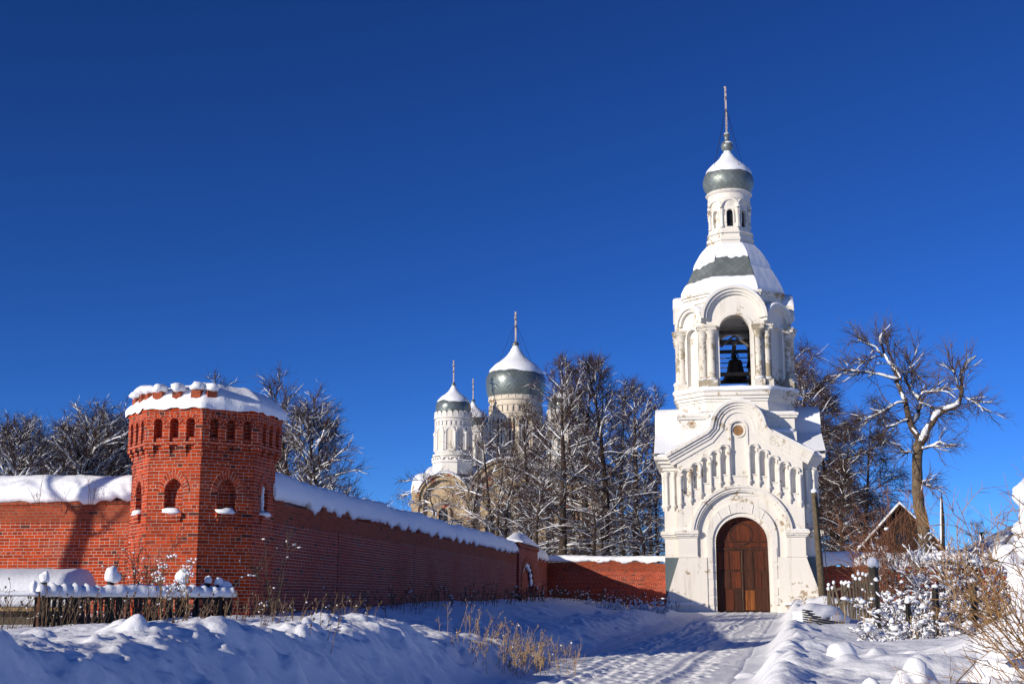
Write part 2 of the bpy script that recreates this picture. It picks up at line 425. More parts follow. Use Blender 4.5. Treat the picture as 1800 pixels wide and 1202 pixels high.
# ------------------------------------------------------------------ ground
def hsh(ix, iy, s):
    n = (ix.astype(np.int64) * 374761393 + iy.astype(np.int64) * 668265263 + s * 974634599) & 0x7fffffff
    n = ((n ^ (n >> 13)) * 1274126177) & 0x7fffffff
    return ((n ^ (n >> 16)) & 0xffff) / 65535.0
def vnoise(x, y, s=0):
    ix = np.floor(x); iy = np.floor(y); fx = x - ix; fy = y - iy
    fx = fx * fx * fx * (fx * (fx * 6 - 15) + 10); fy = fy * fy * fy * (fy * (fy * 6 - 15) + 10)
    a = hsh(ix, iy, s); b = hsh(ix + 1, iy, s); c = hsh(ix, iy + 1, s); d = hsh(ix + 1, iy + 1, s)
    return (a * (1 - fx) + b * fx) * (1 - fy) + (c * (1 - fx) + d * fx) * fy - .5
def fbm(x, y, s=0, o=4, g=.5):
    t = 0; a = 1
    for k in range(o): t = t + a * vnoise(x * 2 ** k + 17.3 * k, y * 2 ** k - 9.1 * k, s + k); a *= g
    return t
def sstep(x, a, b):
    t = np.clip((x - a) / (b - a), 0, 1); return t * t * (3 - 2 * t)
def road_z(y): return .05 + .0195 * np.clip(y - 25, 0, 53) + .0 * y
def road_x(y): return 1.85 + .2165 * (y - 25.3)
def gauss(x, y, cx, cy, sx, sy, rot=0.0):
    c, s = math.cos(rot), math.sin(rot); u = (x - cx) * c + (y - cy) * s; v = -(x - cx) * s + (y - cy) * c
    return np.exp(-(u / sx) ** 2 - (v / sy) ** 2)
MOUNDS = [(-3.3, 15.9, .55, .30, -.4, .24), (-3.9, 17.8, 1.2, .5, .2, .10), (-2.6, 14.2, .8, .35, -.3, .14),   # x, y, sx, sy, rot, h
    (-2.1, 25.4, 1.6, .7, .2, .20), (-.8, 26.3, 1.0, .6, 0, .10), (-3.3, 24.6, .8, .5, .3, .10), (-3.0, 17.0, .5, .3, .4, .12),
    (-4.4, 18.8, 1.4, .5, .3, .08), (-3.1, 19.6, 1.0, .4, .2, .08), (-1.7, 20.8, .9, .45, .7, .08),
    (-5.7, 21.5, 1.6, .6, .1, .06), 
    (5.4, 26, 1.2, .8, 0, .15), (7.0, 33, 1.6, 1.0, .3, .18), (8.9, 38, 2.0, 1.2, .3, .32), (10.4, 46, 1.6, 1.4, .3, .25),
    (6.6, 22, 1.5, .8, 0, .25), (8.7, 24, 1.6, 1.2, 0, .45), (5.2, 18, 1.2, .5, .3, .2), (13.9, 60, 1.2, 2.0, .2, .55), (15.5, 62, 2.2, 2.0, 0, .5),
    (9.6, 21, 1.2, 1.0, 0, .75), (11.5, 24, 2.0, 1.5, 0, .9), (12.4, 30, 2, 2.5, 0, .6)]
def ground(x, y, detail=True):
    x = np.asarray(x, float); y = np.asarray(y, float)
    u = (x - road_x(y)) * .977
    wob = fbm(y * .35, x * .05, 3, 2) * .5
    zr = road_z(y)
    fieldL = 1.25 + .012 * np.clip(y - 25, -10, 45) + .14 * fbm(x * .35, y * .35, 11, 3)
    # the field left of the road rises from the bank to the wall
    wallx = .1459 * y - 9.43
    tL = sstep(x, wallx + 5.5, wallx + .2)
    nearb = sstep(y, 36, 22)
    lowL = zr + .26 + .28 * nearb
    left = lowL + (np.maximum(fieldL, lowL) - lowL) * tL + .10 * fbm(x * .8, y * .8, 23, 3)
    right = zr + .42 + .012 * np.clip(u - 3, 0, 40) + .22 * fbm(x * .3, y * .3, 31, 3) + .08 * fbm(x * 1.1, y * 1.1, 37, 3)
    wl = -2.45 - .25 * wob; wr = 2.5 + .3 * wob
    z = zr + 0 * x
    kl = sstep(u, wl, wl - 1.5); z = z + (left - zr) * kl
    kr = sstep(u, wr, wr + .8); z = z + (right - zr) * kr
    end = sstep(y, 74.5, 69)
    bl = np.exp(-((u - wl + 1.7) / 1.05) ** 2) * (.12 + .16 * nearb) * (1 + .5 * fbm(x * .6, y * .6, 41, 3)) * end
    brr = np.exp(-((u - wr - .55) / .42) ** 2) * .20 * (1 + .8 * fbm(x * .9, y * .9, 43, 3)) * end
    z = z + bl + brr
    for (cx, cy, sx, sy, rot, h) in MOUNDS: z = z + h * gauss(x, y, cx, cy, sx, sy, rot)
    if detail:
        lump = sstep(np.abs(u), 2.3, 3.4)
        near = np.exp(-((u + 3.6) / 1.8) ** 2) + .6 * np.exp(-((u - 3.1) / .8) ** 2) + .3 * np.exp(-((u + 6) / 3) ** 2)
        z = z + near * lump * sstep(y, 66, 20) * (.10 * fbm(x * .9, y * .9, 51, 3) + .05 * fbm(x * 5.5, y * 5.5, 52, 4, .65)) + lump * .03 * fbm(x * 4, y * 4, 61, 3)
    # clear apron in front of the gate door
    gx = x - 12.85; gy = y - 75
    lx = gx * rv.x + gy * rv.y; ly = gx * dv.x + gy * dv.y
    ap = sstep(np.abs(lx), 4.6, 3.3) * sstep(ly, -5.5, -3.0) * sstep(ly, 8, 4)
    z = z * (1 - ap) + (1.0 + .012 * fbm(x, y, 5, 2)) * ap
    far = sstep(np.hypot(x, y), 90, 160)
    z = z * (1 - far) + (1.6 + .6 * fbm(x * .02, y * .02, 71, 3)) * far
    return z
def gz(x, y): return float(ground(np.array([x]), np.array([y]), True)[0])
def grid_mesh(name, X, Y, Z, mat, kind):
    ny, nx = X.shape; me = bpy.data.meshes.new(name)
    co = np.stack([X, Y, Z], -1).reshape(-1, 3).astype('f')
    i = np.arange(ny * nx).reshape(ny, nx); q = np.stack([i[:-1, :-1], i[:-1, 1:], i[1:, 1:], i[1:, :-1]], -1).reshape(-1, 4)
    me.vertices.add(len(co)); me.vertices.foreach_set('co', co.ravel())
    me.loops.add(q.size); me.loops.foreach_set('vertex_index', q.ravel().astype('i'))
    me.polygons.add(len(q)); me.polygons.foreach_set('loop_start', np.arange(0, q.size, 4, dtype='i'))
    me.polygons.foreach_set('use_smooth', np.ones(len(q), bool))
    me.update(calc_edges=True); me.validate(); me.materials.append(mat)
    o = bpy.data.objects.new(name, me); COL.objects.link(o); o['kind'] = kind; return o
def build_ground():
    xs = np.concatenate([-np.geomspace(600, 15, 40), np.arange(-14.9, -9.5, .1), np.arange(-9.5, 9, .05), np.arange(9, 17, .1), np.geomspace(17.1, 600, 46)])
    ys = np.concatenate([np.linspace(-60, 9, 24), np.arange(9.3, 12, .1), np.arange(12, 27, .045), np.arange(27, 40, .085), np.arange(40, 80, .2), np.geomspace(80.2, 900, 34)])
    X, Y = np.meshgrid(xs, ys); Z = ground(X, Y)
    u = (X - road_x(Y)) * .977
    Z -= .07 * sstep(np.abs(u), 2.2, 1.9) * ((Y > 4) & (Y < 74))
    r = rnd(19)
    def clod(cx, cy, sx, sy, rot, h, pw=2):
        m = 2.2 * max(sx, sy); i0, i1 = np.searchsorted(xs, [cx - m, cx + m]); j0, j1 = np.searchsorted(ys, [cy - m, cy + m])
        if i1 - i0 < 2 or j1 - j0 < 2: return
        c, s_ = math.cos(rot), math.sin(rot); a = X[j0:j1, i0:i1] - cx; b = Y[j0:j1, i0:i1] - cy; p = (a * c + b * s_) / sx; q = (b * c - a * s_) / sy
        d2 = p * p + q * q + .35 * vnoise(a * 4 + cx * 7, b * 4 + cy * 5, 3)
        Z[j0:j1, i0:i1] += h * np.exp(-np.clip(d2, 0, 9) ** pw) * (1 + .4 * p)
    for k in range(900):                                      # clods thrown up by the plough on both sides of the road
        y = 11 + 52 * r.random() ** 1.5; lft = r.random() < .72; u_ = r.gauss(-3.7, 1.1) if lft else r.gauss(3.2, .45)
        if lft and u_ > -2.35 or not lft and u_ < 2.4: continue
        sz = .05 + .22 * r.random() ** 2.2; clod(road_x(y) + u_ / .977, y, sz * r.uniform(.8, 1.6), sz, r.random() * 3, sz * r.uniform(.18, .45) * (1 if lft else .7), r.choice((1.6, 2.4, 3)))
    for k in range(40):
        y = r.uniform(14, 30); clod(r.uniform(4.5, 11), y, r.uniform(.1, .4), r.uniform(.1, .3), r.random() * 3, r.uniform(.04, .12), 1.5)
    for (px, py, Y_, sx, h) in ((395, 1150, 15.6, .30, .20), (232, 1120, 17, .12, .12), (450, 1170, 14.6, .26, .12), (340, 1192, 13.2, .3, .12), (740, 1095, 24.5, .45, .08), (620, 1110, 21, .45, .08), (500, 1120, 18.5, .3, .08)):
        p = P(px, py, Y_); clod(p.x, p.y, sx * 1.3, sx, .3, h, 2.2)
    grid_mesh('snow_ground', X, Y, Z, M_SNOWG, 'structure')
    ys = np.concatenate([np.arange(5, 48, .07), np.arange(48, 74, .14)]); us = np.arange(-2.35, 2.36, .047)
    U, Y = np.meshgrid(us, ys); X = road_x(Y) + U / .977
    Z = ground(X, Y, False) + .012 + .022 * fbm(X * 1.6, Y * 1.6, 81, 3)
    for c, w, d in ((-.55, .16, .028), (1.0, .16, .03), (-1.0, .1, .018), (.62, .1, .02)):
        cc = c + .16 * np.sin(Y * .21 + c) + .05 * np.sin(Y * .9)
        g = np.exp(-((U - cc) / w) ** 2)
        Z -= d * g * (.85 + .12 * np.sin(Y * 6.283 / .28 + U * 12) + .9 * vnoise(U * 5, Y * 2.2, 17))
        Z += .02 * np.exp(-((np.abs(U - cc) - w * 1.7) / .07) ** 2) * (1 + 1.2 * vnoise(U * 5, Y * 4, 7))
    r = rnd(5)
    for trail, off in ((-.15, 0), (1.55, .3), (.4, .1), (-1.3, .6), (-.75, .2)):      # footprints
        y = 8 + off
        while y < 60:
            y += .30 + r.random() * .22; side = (.12 if int(y / .38) % 2 else -.12) + r.gauss(0, .05)
            cu = trail + side + .25 * math.sin(y * .15) + r.uniform(-.04, .04)
            a, b = np.searchsorted(ys, [y - .35, y + .35])
            dp = r.uniform(.06, .11); Z[a:b] -= dp * np.exp(-(((U[a:b] - cu) / .075) ** 2 + ((Y[a:b] - y) / .14) ** 2) ** 1.6) - .03 * np.exp(-((U[a:b] - cu) / .12) ** 2 - ((Y[a:b] - y - .2) / .1) ** 2)
    Z += .03 * np.maximum(0, vnoise(X * 7, Y * 7, 91) - .2) * 2 + .012 * fbm(X * 9, Y * 9, 92, 2)
    edge = sstep(np.abs(U), 2.0, 2.35); Z -= .09 * edge
    grid_mesh('road', X, Y, Z, M_ROAD, 'structure')
build_ground()
# ------------------------------------------------------------------ brick walls
def wall(name, label, A, B, top, base, mats, seed, seams=(), thick=.55, snow_h=.5, band=True, snow_w=.42, ragged=.09, over=.10, group='brick monastery walls'):
    """A to B is the foot of the visible face, which looks to the right of A->B"""
    A = Vector((A[0], A[1], 0)); B = Vector((B[0], B[1], 0)); L = (B - A).length
    d = (B - A) / L; ang = math.atan2(d.y, d.x)
    t = thing(name, label, 'brick wall', A, ang, group)
    mb = MB(); r = rnd(seed); cuts = [0] + list(seams) + [L]
    tz = lambda x: top[0] + (top[1] - top[0]) * x / L
    for a, b in zip(cuts, cuts[1:]):
        a2 = a + (.035 if a else 0); b2 = b - (.035 if b < L else 0)
        i = [mb.add(p) for p in ((a2, 0, base), (b2, 0, base), (b2, 0, tz(b2) - .58), (a2, 0, tz(a2) - .58), (a2, .2, base), (b2, .2, base), (b2, .2, tz(b2) - .58), (a2, .2, tz(a2) - .58))]
        for q in ((0, 1, 2, 3), (0, 3, 7, 4), (1, 5, 6, 2)): mb.poly([i[k] for k in q])
    mb.box(0, L, .12, thick, base, min(top) - .55)
    mb.build('brickwork', mats[0], t)
    mb = MB()
    def slab(x0, x1, y0, y1, z0a, z0b, z1a, z1b):
        i = [mb.add(p) for p in ((x0, y0, z0a), (x1, y0, z0b), (x1, y1, z0b), (x0, y1, z0a), (x0, y0, z1a), (x1, y0, z1b), (x1, y1, z1b), (x0, y1, z1a))]
        for q in ((0, 1, 5, 4), (1, 2, 6, 5), (2, 3, 7, 6), (3, 0, 4, 7), (4, 5, 6, 7), (3, 2, 1, 0)): mb.poly([i[k] for k in q])
    slab(0, L, -.02, thick, tz(0) - .58, tz(L) - .58, tz(0) - .16, tz(L) - .16)
    x = 0
    while x < L:                                             # ragged loose courses along the top
        w = r.choice((.27, .27, .54, .81, 1.08)); n = r.choice((0, 1, 1, 2, 2)); x1 = min(L, x + w)
        if n: mb.box(x, x1 - .012, -.035 - r.random() * .025, thick - .03, tz(x) - .162, tz(x) - .16 + .078 * n)
        x += w
    mb.build('frieze', mats[1], t)
    sn = MB(); n = max(8, int(L / .13)); rings = []
    for k in range(n + 1):
        x = L * k / n; e = seed * 3.7
        h = snow_h * (1 + .22 * nz(x * .35 + e) + .08 * nz(x * 1.7 + e)); dz = ragged * (nz(x * 1.9 + e, 3) + .8 * nz(x * 5.5 + e, 9) + .55 * nz(x * 13 + e, 1))
        bot = tz(x) - .10 + .078 * round(nz(x * 1.4 + e, 21) * 2.6) + dz * .45; f = over + .05 * nz(x * 2.2, e); rr = .05 * nz(x * .8 + e, 4)
        prof = [(.1, bot + .03), (-f * .7, bot), (-f, bot + .1), (-f + .02, tz(x) + h * .38), (-f + .16 + rr, tz(x) + h * .78), (.18, tz(x) + h * .97), (thick * .55, tz(x) + h), (thick * .95, tz(x) + h * .8), (thick + .1, tz(x) + h * .3), (thick + .08, tz(x) - .02)]
        if k in (0, n): prof = [(p, tz(x) + (q - tz(x)) * .75) for p, q in prof]
        rings.append([(x, p, q + .02 * nz(x * 6, p * 9, seed) + .035 * nz(x * 2.6, p * 3, seed + 5)) for p, q in prof])
    sn.loft(rings, (True, True), s=True); sn.build('snow_cover', M_SNOW, t, uv=False)
    return t
TOP = 4.0
WA = Vector((-5.2, 29, 0)); LW = 50.4
pt = lambda s: WA + dv * s
# s (metres along the wall) of the seams seen at x = 622, 745, 840 and the portal
sY = lambda px: (9.43 / (.1459 - (px - 900) / FPX) - 29) / math.cos(GRID)
S1, S2, S3, PA, PB = sY(622), sY(745), sY(840), sY(908), sY(941)
seams = [S1, S2, S3, (S3 + PA) / 2 + 1.0]
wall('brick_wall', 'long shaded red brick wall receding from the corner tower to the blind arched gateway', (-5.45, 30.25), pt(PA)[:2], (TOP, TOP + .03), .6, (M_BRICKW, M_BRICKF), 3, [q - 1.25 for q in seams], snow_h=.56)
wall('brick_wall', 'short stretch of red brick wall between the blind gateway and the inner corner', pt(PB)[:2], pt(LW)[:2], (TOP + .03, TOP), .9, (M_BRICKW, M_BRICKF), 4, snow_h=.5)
LA = Vector((-8.66, 30.45, 0)); LB = LA - rv * 26
wall('brick_wall', 'sunlit red brick wall under a thick snow cap left of the corner tower', LB[:2], (LA + rv * 1.2)[:2], (TOP - .05, TOP - .02), .6, (M_BRICK, M_BRICKF), 5, snow_h=.54, thick=.7, over=.12)
CO = pt(LW)
GO = P(1308, 1075, 75); GZ = GO.z
wall('brick_wall', 'red brick wall with a curved shadow joining the white bell tower on its left side', CO[:2], (CO + rv * 7.0)[:2], (TOP, TOP - .1), .9, (M_BRICK, M_BRICKF), 6, snow_h=.27, over=.08)
RA = GO + rv * 4.3 + dv * 2.6
wall('brick_wall', 'low red brick wall running behind the snowy shrubs right of the bell tower', RA[:2], (RA + rv * 26)[:2], (3.72, 3.35), .5, (M_BRICK, M_BRICKF), 7, snow_h=.7, over=.1)

def blind_gateway():
    L = PB - PA; c = pt(PA)
    t = thing('blind_gateway', 'bricked up arched gateway with a raised snowy top in the long brick wall', 'gateway', c, math.atan2(dv.y, dv.x))
    mb = MB(); H = TOP + .42; a0, a1 = .9, L - 1.9; cx = (a0 + a1) / 2; r = (a1 - a0) / 2; sp = 3.55 - r * .55
    hole = [(a0, .5)] + [(cx - r * math.cos(math.pi * k / 12), sp + r * .55 * math.sin(math.pi * k / 12)) for k in range(13)] + [(a1, .5)]
    mb.plate([(0, .4), (0, H), (L, H), (L, .4)], [hole[::-1]], -.12, .1); mb.box(0, L, .16, .6, .4, H)
    mb.box(L - 1.1, L - .55, -.121, -.1, .9, 1.0)
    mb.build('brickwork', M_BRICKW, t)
    mb = MB(); mb.box(a0 - .05, a1 + .05, .08, .158, .5, 3.7); mb.build('infill', M_BRICK, t)
    mb = MB(); mb.ring([(cx - (r + .35) * math.cos(math.pi * k / 14), sp + (r * .55 + .3) * math.sin(math.pi * k / 14)) for k in range(15)],
                       [(cx - r * math.cos(math.pi * k / 14), sp + r * .55 * math.sin(math.pi * k / 14)) for k in range(15)], -.16, -.118, radial=True); mb.build('arch', M_BRICKF, t)
    mb = MB(); mb.box(L - 1.05, L - .6, -.14, -.119, 1.2, 2.35); mb.build('slit_window', M_IRON, t)
    mb = MB(); mb.box(-.05, L + .05, -.2, .6, H - .16, H); mb.build('cornice', M_BRICKF, t)
    sn = MB(); rings = []
    for k in range(25):
        x = -.1 + (L + .2) * k / 24; q = 1 - ((k - 9) / (9 if k < 9 else 15)) ** 2
        h = .15 + .5 * max(0, q) + .05 * nz(x * 1.3, 8); b = H + .04 + .07 * nz(x * 3, 2)
        rings.append([(x, y, z) for y, z in ((-.1, b + .03), (-.3, b), (-.32, b + .06), (-.2, H + h * .6), (.1, H + h * .96), (.4, H + h), (.7, H + h * .6), (.75, H - .02))])
    sn.loft(rings, s=True)
    for k in range(9):
        a = math.pi * (.12 + .8 * k / 8); blob(sn, (cx - r * .93 * math.cos(a), -.02, sp + r * .52 * math.sin(a)), .3, .1, .12 + .05 * (k % 3), k)
    for k in range(7): blob(sn, (a0 + .1, -.02, sp - .05 - .25 * k), .12, .08, .1 + .04 * (k % 2), 30 + k)
    sn.build('snow_cover', M_SNOW, t, uv=False)
blind_gateway()

# ------------------------------------------------------------------ red brick corner tower
def corner_tower():
    c = Vector((-6.96, 30.05, 0)); base = .7
    t = thing('corner_tower', 'octagonal red brick corner tower with battlements and a thick snow roof', 'tower', (c.x, c.y, 0), R(-12.3))
    ap0 = 1.46; Z = lambda e: EYE + e
    zb, zs, zf, zt = base, Z(2.98), Z(3.2), Z(4.12)
    side = lambda ap: 2 * ap * math.tan(math.pi / 8)
    def oring(ap, z): r = ap / math.cos(math.pi / 8); return [(r * math.sin(math.pi / 8 + k * math.pi / 4), -r * math.cos(math.pi / 8 + k * math.pi / 4), z) for k in range(8)]
    mb = MB(); mb.loft([oring(ap0 - .16, zb), oring(ap0 - .19, zs)]); mb.loft([oring(ap0 - .02, zs), oring(ap0 + .02, zf)]); mb.loft([oring(ap0 + .02, zs - .1), oring(ap0 + .025, zs - .025)])
    for k in range(8):
        M = face_M(k * math.pi / 4, ap0); mb.M = M; s = side(ap0) / 2
        if k in (0, 1, 2, 7, 6):
            ni = [(-.21, Z(1.84))] + pointed(0, Z(2.28), .21, 1.5) + [(.21, Z(1.84))]
            mb.plate([(-s - .01, zb), (-s + .01, zs), (s - .01, zs), (s + .01, zb)], [ni[::-1]], -.01 if 0 else 0, .22)
        else: mb.plate([(-s, zb), (-s, zs), (s, zs), (s, zb)], [], 0, .2)
    mb.M = None
    # stepped corbels
    for k in range(4): mb.loft([oring(ap0 + .024 * k - .005, zf - .06 + .078 * k), oring(ap0 + .024 * k - .005, zf - .06 + .078 * (k + 1) + .001)])
    mb.build('wall', M_BRICK, t)
    ap1 = ap0 + .115; mb = MB()
    mb.loft([oring(ap1 - .2, zf), oring(ap1 - .2, zt - .1)])
    s1 = side(ap1) / 2
    for k in range(8):
        mb.M = face_M(k * math.pi / 4, ap1)
        hs = []; zsill = Z(3.36)
        for j in (-1, 0, 1): hs.append(opening(j * .38, zsill, Z(3.77), .098, 8)[::-1])
        mb.plate([(-s1, Z(3.3)), (-s1, zt - .1), (s1, zt - .1), (s1, Z(3.3))], hs, 0, .19)
        for j in (-1.5, -.5, .5, 1.5):                       # corbel tongues between the slots
            for q in range(3): mb.box(j * .38 - .09 + .012 * q, j * .38 + .09 - .012 * q, .002 + .045 * q, .2, Z(3.3) - .08 * (q + 1), Z(3.3) - .08 * q - .002)
    mb.M = None; mb.loft([oring(ap1 + .02, zt - .1), oring(ap1 + .035, zt + .02)])
    mb.build('parapet', M_BRICK, t)
    for k in range(8):
        if k in (3, 4, 5): continue
        M = face_M(k * math.pi / 4, ap0)
        mb = MB(M); o = pointed(0, Z(2.28), .36, 1.5, 8); i = pointed(0, Z(2.28), .215, 1.5, 8); mb.ring(o, i, -.018, .02, radial=True)
        mb.box(-.21, .21, .17, .2, Z(1.8), Z(2.6)) if k in (1, 7) else mb.box(-.21, .21, .205, .215, Z(1.8), Z(2.6))
        mb.box(-.235, .235, -.08, .1, Z(1.74), Z(1.835)); mb.box(-.2, .2, -.05, .1, Z(1.66), Z(1.739)); n = mb.build('niche', M_BRICK, t)
        sn = MB(M); blob(sn, (.0, -.01, Z(1.86)), .235, .13, .09, k, amp=.22, flat=.4)
        if k == 2:
            for q in range(6): blob(sn, (.08 + .03 * nz(q), .08, Z(2.0 + .09 * q)), .05, .05, .07, q)
        sn.build('snow_cover', M_SNOW, n, uv=False)
        mb = MB(face_M(k * math.pi / 4, ap1))
        for j in (-1, 0, 1): mb.ring(arc(j * .38, Z(3.77), .185, n=8), arc(j * .38, Z(3.77), .102, n=8), -.012, .02, radial=True)
        mb.build('slot_arches', M_BRICK, t)
    # battlements
    for k in range(8):
        M = face_M(k * math.pi / 4, ap1)
        for j in (-.45, 0, .45):
            if k in (2, 3, 4, 5) or (k == 1 and j > -.3): continue
            mb = MB(M); h = .34 + .06 * nz(k * 3.1, j * 4); w = .11 if j else .10
            mb.box(j - w, j + w, .02, .3, zt + .018, zt + h); mb.box(j - w * .7, j + w * .85, .06, .28, zt + h, zt + h + .075)
            m = mb.build('merlon', M_BRICKF, t)
            if k in (0, 7, 1):
                sn = MB(M); blob(sn, (j, .15, zt + h + .07), w * 1.5, .26, .13, k * 3 + j, amp=.2, flat=.3); sn.build('snow_cover', M_SNOW, m, uv=False)
    sn = MB(); na = 128; rings = []
    rows = [(.06 + .84 * q / 11, None) for q in range(12)] + [(.945, .28), (.975, .22), (.995, .14), (1.005, .05), (1.0, -.05)]
    for q, (f, zc) in enumerate(rows):
        ring = []
        for j in range(na):
            a = 6.28319 * j / na; k = (a + math.pi / 8) % (math.pi / 4) - math.pi / 8; re = (ap1 + .05) / math.cos(k)
            aa = math.degrees(a) if a < math.pi else math.degrees(a) - 360; sh = 1 if aa > 18 or aa < -70 else 0
            tm = math.cos(6.28319 * re * math.sin(k) / .45)
            rr = f * (re + (.035 if sh else .02) + .03 * nz(a * 5, 2)); x, y = rr * math.sin(a), -rr * math.cos(a)
            z = zt + .10 + (.44 + .08 * math.cos(a - 1.0)) * (1 - f ** 4.5) + .07 * nz(x * 1.6, y * 1.6, 3) + .03 * nz(x * 5, y * 5, 3)
            if zc is not None: z = min(z, zt + zc * (1.35 if sh else .95 - .35 * tm) + .05 * nz(a * 4.2, 7) + .035 * nz(a * 13, q))
            ring.append((x, y, z))
        rings.append(ring)
    sn.loft(rings, (True, False), s=True); sn.build('snow_roof', M_SNOW, t, uv=False)
corner_tower()

# ------------------------------------------------------------------ white gate bell tower
def column_mb(x, y, z0, z1, r, m=None, sq=True, bracket=False):
    mb = MB(m); H = z1 - z0
    if bracket:                                               # hanging colonnette with a tapering corbel foot
        mb.lathe([(.01, z0 - .38), (r * .7, z0 - .3), (r * .75, z0 - .2), (r * 1.5, z0 - .15), (r * 1.6, z0 - .02), (r, z0), (r, z1 - .25), (r * 1.35, z1 - .22), (r * 1.15, z1 - .15), (r * 1.6, z1 - .06), (r * 1.6, z1)], 10, c=(x, y))
    else:
        b = r * 1.5
        mb.box(x - b, x + b, y - b, y + b, z0, z0 + .42, tx=.0)
        mb.lathe([(b * 1.05, z0 + .42), (b * 1.15, z0 + .5), (b * 1.05, z0 + .6), (r, z0 + .68), (r * .98, z1 - .75), (r * 1.15, z1 - .72), (r * 1.05, z1 - .66), (r * 1.15, z1 - .55), (b * 1.15, z1 - .3), (b * 1.2, z1 - .28)], 14, c=(x, y))
        mb.box(x - b * 1.1, x + b * 1.1, y - b * 1.1, y + b * 1.1, z1 - .28, z1 - .12); mb.box(x - b * 1.25, x + b * 1.25, y - b * 1.25, y + b * 1.25, z1 - .12, z1)
    return mb
def gable_path(off, n=14):
    """right to left? no: left to right outline of the ogee gable, moved inward by off"""
    Rr = 1.5 - off; cz = 10.22
    pts = []
    # straight rake, concave foot of the arch, semicircle
    d = Vector((2.55, 1.42)).normalized(); nrm = Vector((d.y, -d.x))
    a = Vector((-4.12, 8.72)) + nrm * off; b = Vector((-1.78, 10.02)) + nrm * off
    pts += [(a.x, a.y), ((a.x * 2 + b.x) / 3, (a.y * 2 + b.y) / 3), ((a.x + b.x * 2) / 3, (a.y + b.y * 2) / 3), (b.x, b.y)]
    pts += [(-Rr - .06 * (1 - off), cz + .02 - off * .15)]
    pts += arc(0, cz + .07, Rr, 172, 8, n)
    l = pts; m_ = [(-x, z) for x, z in pts[:5]][::-1]
    return l + m_
def bell_tower():
    t = thing('bell_tower', 'tall white plastered gate bell tower with onion dome and snowy octagonal roof', 'bell tower', GO, -GRID)
    W = M_WHITE; S = M_SNOW
    # --- lower body with flanks
    mb = MB(); x0, x1, y1 = -4.28, 4.28, 8.9
    DO = opening(0, -.3, 3.8, 1.46, 16)
    mb.plate([(x0, -.4), (x0, 8.3), (x1, 8.3), (x1, -.4)], [[(-2.0, -.3)] + arc(0, 4.08, 2.0, n=16) + [(2.0, -.3)]][0:1] and [([(-2.0, -.3)] + arc(0, 4.08, 2.0, n=16) + [(2.0, -.3)])[::-1]], .6, .9)
    mb.box(x0, x0 + .5, .9, y1, -.4, 8.3); mb.box(x1 - .5, x1, .9, y1, -.4, 8.3); mb.box(x0 + .5, x1 - .5, y1 - .5, y1, -.4, 8.3)
    # projecting portal block with the great arch recess
    bo = [(-3.5, 3.02), (-3.5, 8.6)] + [(x, z) for x, z in gable_path(.62) if abs(x) < 3.45] + [(3.5, 8.6), (3.5, 3.02)]
    rec = arc(0, 4.15, 2.46, n=22); rec = [(-2.46, 3.02)] + rec + [(2.46, 3.02)]
    outline = [(-3.5, 3.02)] + [(-3.5, 8.5)] + [(x, z) for x, z in gable_path(.62) if abs(x) < 3.4] + [(3.5, 8.5), (3.5, 3.02), (2.46, 3.02)] + arc(0, 4.15, 2.46, 0, 180, 22) + [(-2.46, 3.02)]
    niches = [(-3.03, 6.52, 7.86), (-2.46, 6.84, 8.2), (-1.9, 7.15, 8.52), (-1.35, 7.5, 8.87), (-.82, 7.62, 9.2)]
    holes = []
    for cx, a, b in niches:
        for s in (1, -1): holes.append(opening(s * cx, a, b - .14, .14, 8)[::-1])
    holes.append(([(-.42, 7.55)] + arc(0, 10.2, .42, n=12) + [(.42, 7.55)])[::-1])
    mb.plate(outline, holes, 0, .45)
    mb.box(-3.45, 3.45, .13, .62, 6.4, 8.4)
    mb.plate([(-3.3, 8.4), (-1.55, 9.6), (-.9, 10.9), (0, 11.3), (.9, 10.9), (1.55, 9.6), (3.3, 8.4)], [], .13, .62)
    # buttresses either side of the door, battered outwards
    for s in (1, -1):
        q = [(1.96 * s, -.4), (1.96 * s, 3.0), (2.46 * s, 3.0), (3.5 * s, 3.0), (4.22 * s, .78), (4.22 * s, -.4)]
        mb.plate(q if s > 0 else q[::-1], [], -.03, .596)
        mb.box(min(1.97 * s, 4.3 * s), max(1.97 * s, 4.3 * s), -.1, .5, -.4, .42)
    wall_o = mb.build('wall', W, t)
    # recessed band between hood and inner arch
    mb = MB(); band = [(-2.5, 3.0)] + arc(0, 4.15, 2.5, n=22) + [(2.5, 3.0), (1.9, 3.0)] + arc(0, 4.08, 1.9, 0, 180, 22) + [(-1.9, 3.0)]
    mb.plate(band, [], .16, .6); mb.build('arch_recess', W, t)
    # inner ring round the doors
    mb = MB(); o = [(-1.96, -.4), (-1.96, 2.0)] + arc(0, 4.08, 1.96, n=20) + [(1.96, 2.0), (1.96, -.4)]; i = [(-1.62, -.4), (-1.62, 2.0)] + arc(0, 3.85, 1.62, n=20) + [(1.62, 2.0), (1.62, -.4)]
    mb.ring(o, i, .03, .8)
    i2 = [(-1.46, -.4), (-1.46, 2.0)] + arc(0, 3.8, 1.44, n=20) + [(1.46, 2.0), (1.46, -.4)]
    mb.ring([(x * 1.0, z) for x, z in i], i2, .14, .85)
    for s in (1, -1):
        for z in (.35, .9, 1.8, 2.7): mb.box(min(s * 1.64, s * 1.9), max(s * 1.64, s * 1.9), -.012, .05, z, z + (.45 if z < 1 else .8))
    for k in (-2, -1, 1, 2):
        a = R(90 + k * 21); mb.beam((1.66 * math.cos(a), .02, 3.87 + 1.66 * math.sin(a)), (1.94 * math.cos(a), .02, 4.07 + 1.94 * math.sin(a)), .03, .05)
    mb.build('door_surround', W, t)
